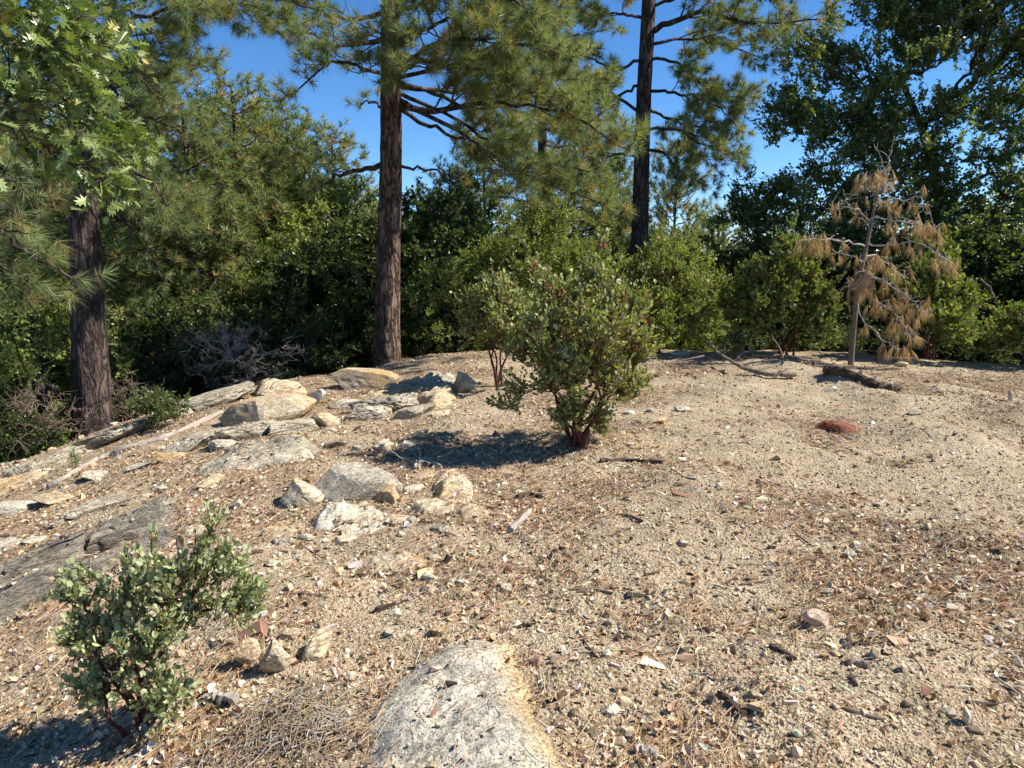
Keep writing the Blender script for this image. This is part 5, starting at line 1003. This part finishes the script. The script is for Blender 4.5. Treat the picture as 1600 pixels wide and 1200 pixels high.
def deadwood():
    log('dead_branch', 'long bare grey branch lying along the left slope', [(70, 765), (105, 748), (150, 722), (200, 702), (250, 688), (300, 668), (345, 648)], .026, .030, M_grey, 10, 40, .1, twigs=3, seed=2)
    Y = gpix(1180, 580)[1]
    log('fallen_branch', 'forked fallen branch lying below the broad dark manzanita', [(1098, 560, .3), (1125, 572, .18), (1160, 584, .09), (1195, 590, .05), (1242, 592, .05)], .018, .034, M_twig2, 10, 40, .1, twigs=14, seed=3,
        stubs=[([(1205, 585, Y), (1222, 570, Y), (1222, 555, Y), (1216, 540, Y), (1207, 527, Y)], .024), ([(1225, 588, Y), (1245, 578, Y), (1262, 572, Y)], .03), ([(1100, 556, Y+.4), (1080, 560, Y+.3), (1040, 568, Y+.2)], .015)])
    log('fallen_log', 'dark charred log half sunk in the sandy berm', [(1292, 583), (1315, 585), (1345, 596), (1372, 606), (1404, 612)], .065, .035, M_darkwood, 14, 60, .10, cat='log', lift=.45, twigs=5, seed=4)
    log('wood_piece', 'short weathered stick lying pale in the middle litter', [(798, 833), (812, 817), (828, 802)], .020, .019, M_grey, 9, 8, .12, cat='wood', seed=5)
    log('wood_piece', 'long flat dark bark strip in front of the big manzanita', [(938, 722), (985, 722), (1036, 724)], .018, .014, M_darkwood, 8, 16, .25, cat='wood', seed=6)
    log('driftwood_knot', 'twisted whitish wood knot in front of the manzanita shadow', [(650, 735), (665, 722), (690, 733)], .028, .012, M_grey, 9, 14, .3, cat='wood', twigs=5, seed=7)
    log('wood_piece', 'dark bark piece above the weathered stick', [(808, 780), (830, 776), (850, 782)], .022, .014, M_darkwood, 8, 10, .25, cat='wood', seed=8)
    log('wood_piece', 'small bleached stick lower of the right hand ones', [(1372, 792), (1382, 784)], .014, .014, M_grey, 8, 6, .15, cat='wood', seed=9)
    log('wood_piece', 'dark dead stick at the left edge above the outcrop', [(-10, 842), (15, 840), (38, 828)], .022, .012, M_twig2, 8, 12, .15, cat='wood', seed=10)
    log('stump', 'small split stump behind the small manzanita', [(298, 905), (290, 890, .06), (284, 872, .13)], .035, .022, M_twig2, 9, 10, .25, cat='stump', seed=11)
    log('wood_piece', 'grey splintered wood at the edge of the twig pile', [(320, 1098), (345, 1092), (372, 1100)], .018, .024, M_grey, 9, 12, .3, cat='wood', seed=12)
    log('wood_piece', 'dark rotten stick left of the short log, lower right', [(1203, 1012), (1222, 1020), (1240, 1034)], .011, .013, M_darkwood, 8, 12, .2, cat='wood', seed=13)
    log('wood_piece', 'short brown log with bark lying in the lower right gravel', [(1320, 1036), (1338, 1040), (1356, 1043)], .014, .014, M_twig2, 10, 10, .12, cat='wood', seed=14)
    log('wood_piece', 'stubby dark twig just below the short brown log', [(1330, 1060), (1338, 1075)], .010, .008, M_darkwood, 8, 8, .15, cat='wood', seed=15)
    log('wood_piece', 'split bark strip beside the yellow crumbly stone', [(1122, 1085), (1142, 1102), (1163, 1122)], .010, .016, M_darkwood, 8, 12, .3, cat='wood', seed=16)
    log('wood_piece', 'grey weathered wood block at the bottom edge', [(992, 1178), (1010, 1180), (1026, 1186)], .018, .017, M_grey, 9, 8, .2, cat='wood', seed=17)
    log('wood_piece', 'pale split stick near the right edge of the foreground', [(1537, 1032), (1550, 1026), (1560, 1020)], .008, .008, M_grey, 7, 6, .15, cat='wood', seed=18)
    log('wood_piece', 'thin forked twig in the middle right gravel', [(1072, 770), (1090, 768), (1103, 760)], .006, .004, M_grey, 6, 10, .15, cat='wood', twigs=2, seed=19)
    log('wood_piece', 'bleached flat chip on the right hand slope', [(1418, 932), (1432, 934), (1446, 932)], .008, .010, M_grey, 7, 8, .25, cat='wood', seed=20)
    log('wood_piece', 'long pale twig across the right foreground', [(1560, 1022), (1590, 1020), (1630, 1018)], .006, .004, M_grey, 6, 10, .15, cat='wood', seed=21)
    r = np.random.default_rng(31); n = 0
    for k in range(400):
        if n >= 55: break
        px, py = r.uniform(0, 1600), 640+540*r.random(); g = gpix(px, py)
        if (px < 420 and py > 860) or (560 < px < 900 and py > 1000) or g[1] > 11: continue
        l = r.uniform(.05, .2)*(1+.12*g[1]); a = r.uniform(0, 3.14); d = np.array([math.cos(a), math.sin(a)])*l/2; q = [g[:2]-d, g[:2]+r.normal(size=2)*l*.06, g[:2]+d]
        P = catmull([np.array([w[0], w[1], float(ground(w[0], w[1]))+.006]) for w in q], 8); b = Bag(); r0 = r.uniform(.003, .008); tubes(b, P[None], np.linspace(r0, r0*.6, 8)[None]*r.uniform(.8, 1.2, 8), 6)
        tag(settle(b.build('stick', [M_grey, M_twig2, M_darkwood][n % 3])), nearby(px, py, 'short '+['bleached', 'brown', 'dark'][n % 3]+' stick'), 'stick', 'short sticks in the litter'); n += 1
    # pile of fine dead twigs and needles, lower left
    c = gpix(468, 1135); n = 420; P = np.zeros((n, 6, 3)); a = r.uniform(0, 6.28, n); rad = .17*np.abs(r.normal(size=n))+.02; x0 = c[0]+rad*np.cos(a)*1.05; y0 = c[1]+rad*np.sin(a)*.75; th = a+math.pi/2+r.normal(size=n)*.7; l = r.uniform(.08, .32, n); bend = r.normal(size=n)*2.2
    for i, t in enumerate(np.linspace(-.5, .5, 6)):
        an = th+bend*t; xx = x0+np.cos(an)*l*t; yy = y0+np.sin(an)*l*t; P[:, i, 0] = xx; P[:, i, 1] = yy; P[:, i, 2] = ground(xx, yy)+.008+.04*np.exp(-((xx-c[0])**2+(yy-c[1])**2)/.02)*r.random(n)+.015*r.random(n)+.02*np.abs(t)*r.random(n)
    b = Bag(); tubes(b, P, r.uniform(.0008, .0026, (n, 1))*np.linspace(1.2, .6, 6)[None], 4, pal(r, n, [(1, 1, 1), (.6, .50, .38), (1.4, 1.3, 1.15), (.9, .7, .45)], [2, 2, 1, 2])); tag(settle(b.build('twig_pile', M_grey)), 'nest-like pile of fine grey twigs and needles beside the big slab', 'twig pile')
    # grey brush pile behind the crest
    for nm, lab, px, py, Y, w, h, n, seed in (('brush_pile', 'tangled bare grey brush pile behind the crest at the left', 375, 560, 12.6, 1.15, .75, 170, 7), ('dead_shrub', 'bare silvery dead shrub right of the thick left trunk', 205, 640, 10.9, .5, .7, 70, 9), ('dead_shrub', 'bare dead shrub low at the left of the thick trunk', 70, 660, 9.6, .6, .7, 60, 12)):
        r = np.random.default_rng(seed); c = pix(px, py, Y); z0 = float(ground(c[0], c[1])); b = Bag()
        root = np.array([c[0], c[1], z0]); att = in_blobs(r, [(np.array([c[0], c[1], c[2]]), np.array([w, w*.7, h*.75])), (np.array([c[0]-w*.3, c[1], c[2]+h*.4]), np.array([w*.6, w*.5, h*.5]))], n, .5)
        att[:, 2] = np.maximum(att[:, 2], z0+.05); Pg, Q, td = grow(r, [root-[0, 0, .1], root+(c-root)*.35, root+(c-root)*.8], att, .03, .004, .40, 6, .13, 0.); tubes(b, Pg, Q, 4)
        D = nrm(np.repeat(td, 4, 0)+.8*r.normal(size=(len(td)*4, 3))); A = np.repeat(att, 4, 0); L = r.uniform(.1, .35, len(A))[:, None]; t = np.linspace(0, 1, 4)[None, :, None]; X = A[:, None]-D[:, None]*.05+D[:, None]*L[:, None]*t; X[:, 1:] += r.normal(size=(len(A), 3, 3))*.02
        tubes(b, X, np.full((len(A), 1), .0032)*np.linspace(1, .5, 4)[None], 3); tag(settle(b.build(nm, M_brush if nm == 'brush_pile' else M_twig2)), lab, 'dead brush' if nm == 'brush_pile' else 'dead shrub')
    # leaning pale stem at the right
    log('leaning_trunk', 'pale bare stem leaning under the great oak at the right', [(1532, 436, 0, 15), (1545, 450, 0, 15), (1555, 470, 0, 15), (1565, 495, 0, 15), (1580, 560, 0, 15)], .022, .035, M_twig2, 10, 30, .08, cat='dead stem', seed=22)
M_twig2 = wood_mat('brown_dead_wood', (.12, .08, .055), (.30, .22, .16))
deadwood()

def small_plants():
    r = np.random.default_rng(111); g = gpix(118, 738)
    root = empty('pine_seedling', g, 'tiny bright green pine seedling on the left slope', 'seedling'); wb, nb = Bag(), Bag()
    tubes(wb, catmull([g, g+[.01, 0, .12], g+[.0, .01, .24]], 8)[None], np.linspace(.006, .003, 8)[None], 6); wb.build('stem', M_twig2, root, True)
    q = g+np.array([[.0, 0, .23], [.03, 0, .16], [-.03, .01, .17], [.0, .03, .12], [-.02, -.02, .1]]); tufts(r, nb, q, nrm(q-g+[0, 0, .2]), 60, .08, [(.16, .24, .06), (.2, .28, .08)], (1, 1), .0012, 0.); nb.build('needles', M_needle, root)
    for lab, px, py, w, h, n, seed, Yo in (('low green shrub on the crest left of the grey slab', 250, 668, .62, .42, 75, 5, 0), ('small sprig of green leaves under the broad dark manzanita', 1140, 562, .5, .5, 50, 6, 0)):
        r = np.random.default_rng(seed); g = gpix(px, py); c = g+np.array([0, 0, h*.55])
        crown('low_shrub', lab, 'shrub', g, [g-[0, 0, .05], g+[0, 0, h*.2], g+[.03, 0, h*.5]], [(c, (w*.5, w*.45, h*.42))], n, spec(4, .12, 8, OVAL, .035, [(.10, .14, .04), (.14, .18, .06), (.07, .10, .03)], (3, 2, 2)), r, .012, M_twig2, M_leaf, None, .6, .5, .002, .4, gs=4)
    # fallen pine bough of rusty needles
    g = gpix(1318, 676); b = Bag(); r = np.random.default_rng(13); n = 260; t = r.random(n); A = np.stack([g[0]-.16+.05*r.normal(size=n)*.3, g[1]+.12+.05*r.normal(size=n), np.zeros(n)], -1); E = A+np.stack([.34*t**.5*r.uniform(.4, 1.1, n), -.30*r.random(n)*t, np.zeros(n)], -1)
    P = np.stack([A, (A+E)/2, E], 1); P[..., 2] = ground(P[..., 0], P[..., 1])+np.array([.01, .05, .015])+.04*r.random((n, 1))*np.array([.3, 1, .4]); tubes(b, P, np.full((n, 1), .0022)*np.array([[1, 1, .4]]), 3, pal(r, n, [(.42, .16, .07), (.52, .24, .12), (.30, .11, .05)], [3, 2, 2]))
    tag(settle(b.build('fallen_needle_spray', M_brownneedle)), 'rusty red spray of fallen pine needles on the right slope', 'needle spray')
small_plants(); print('done', time.time()-T0, sum(len(o.data.polygons) for o in bpy.data.objects if o.type == 'MESH'))
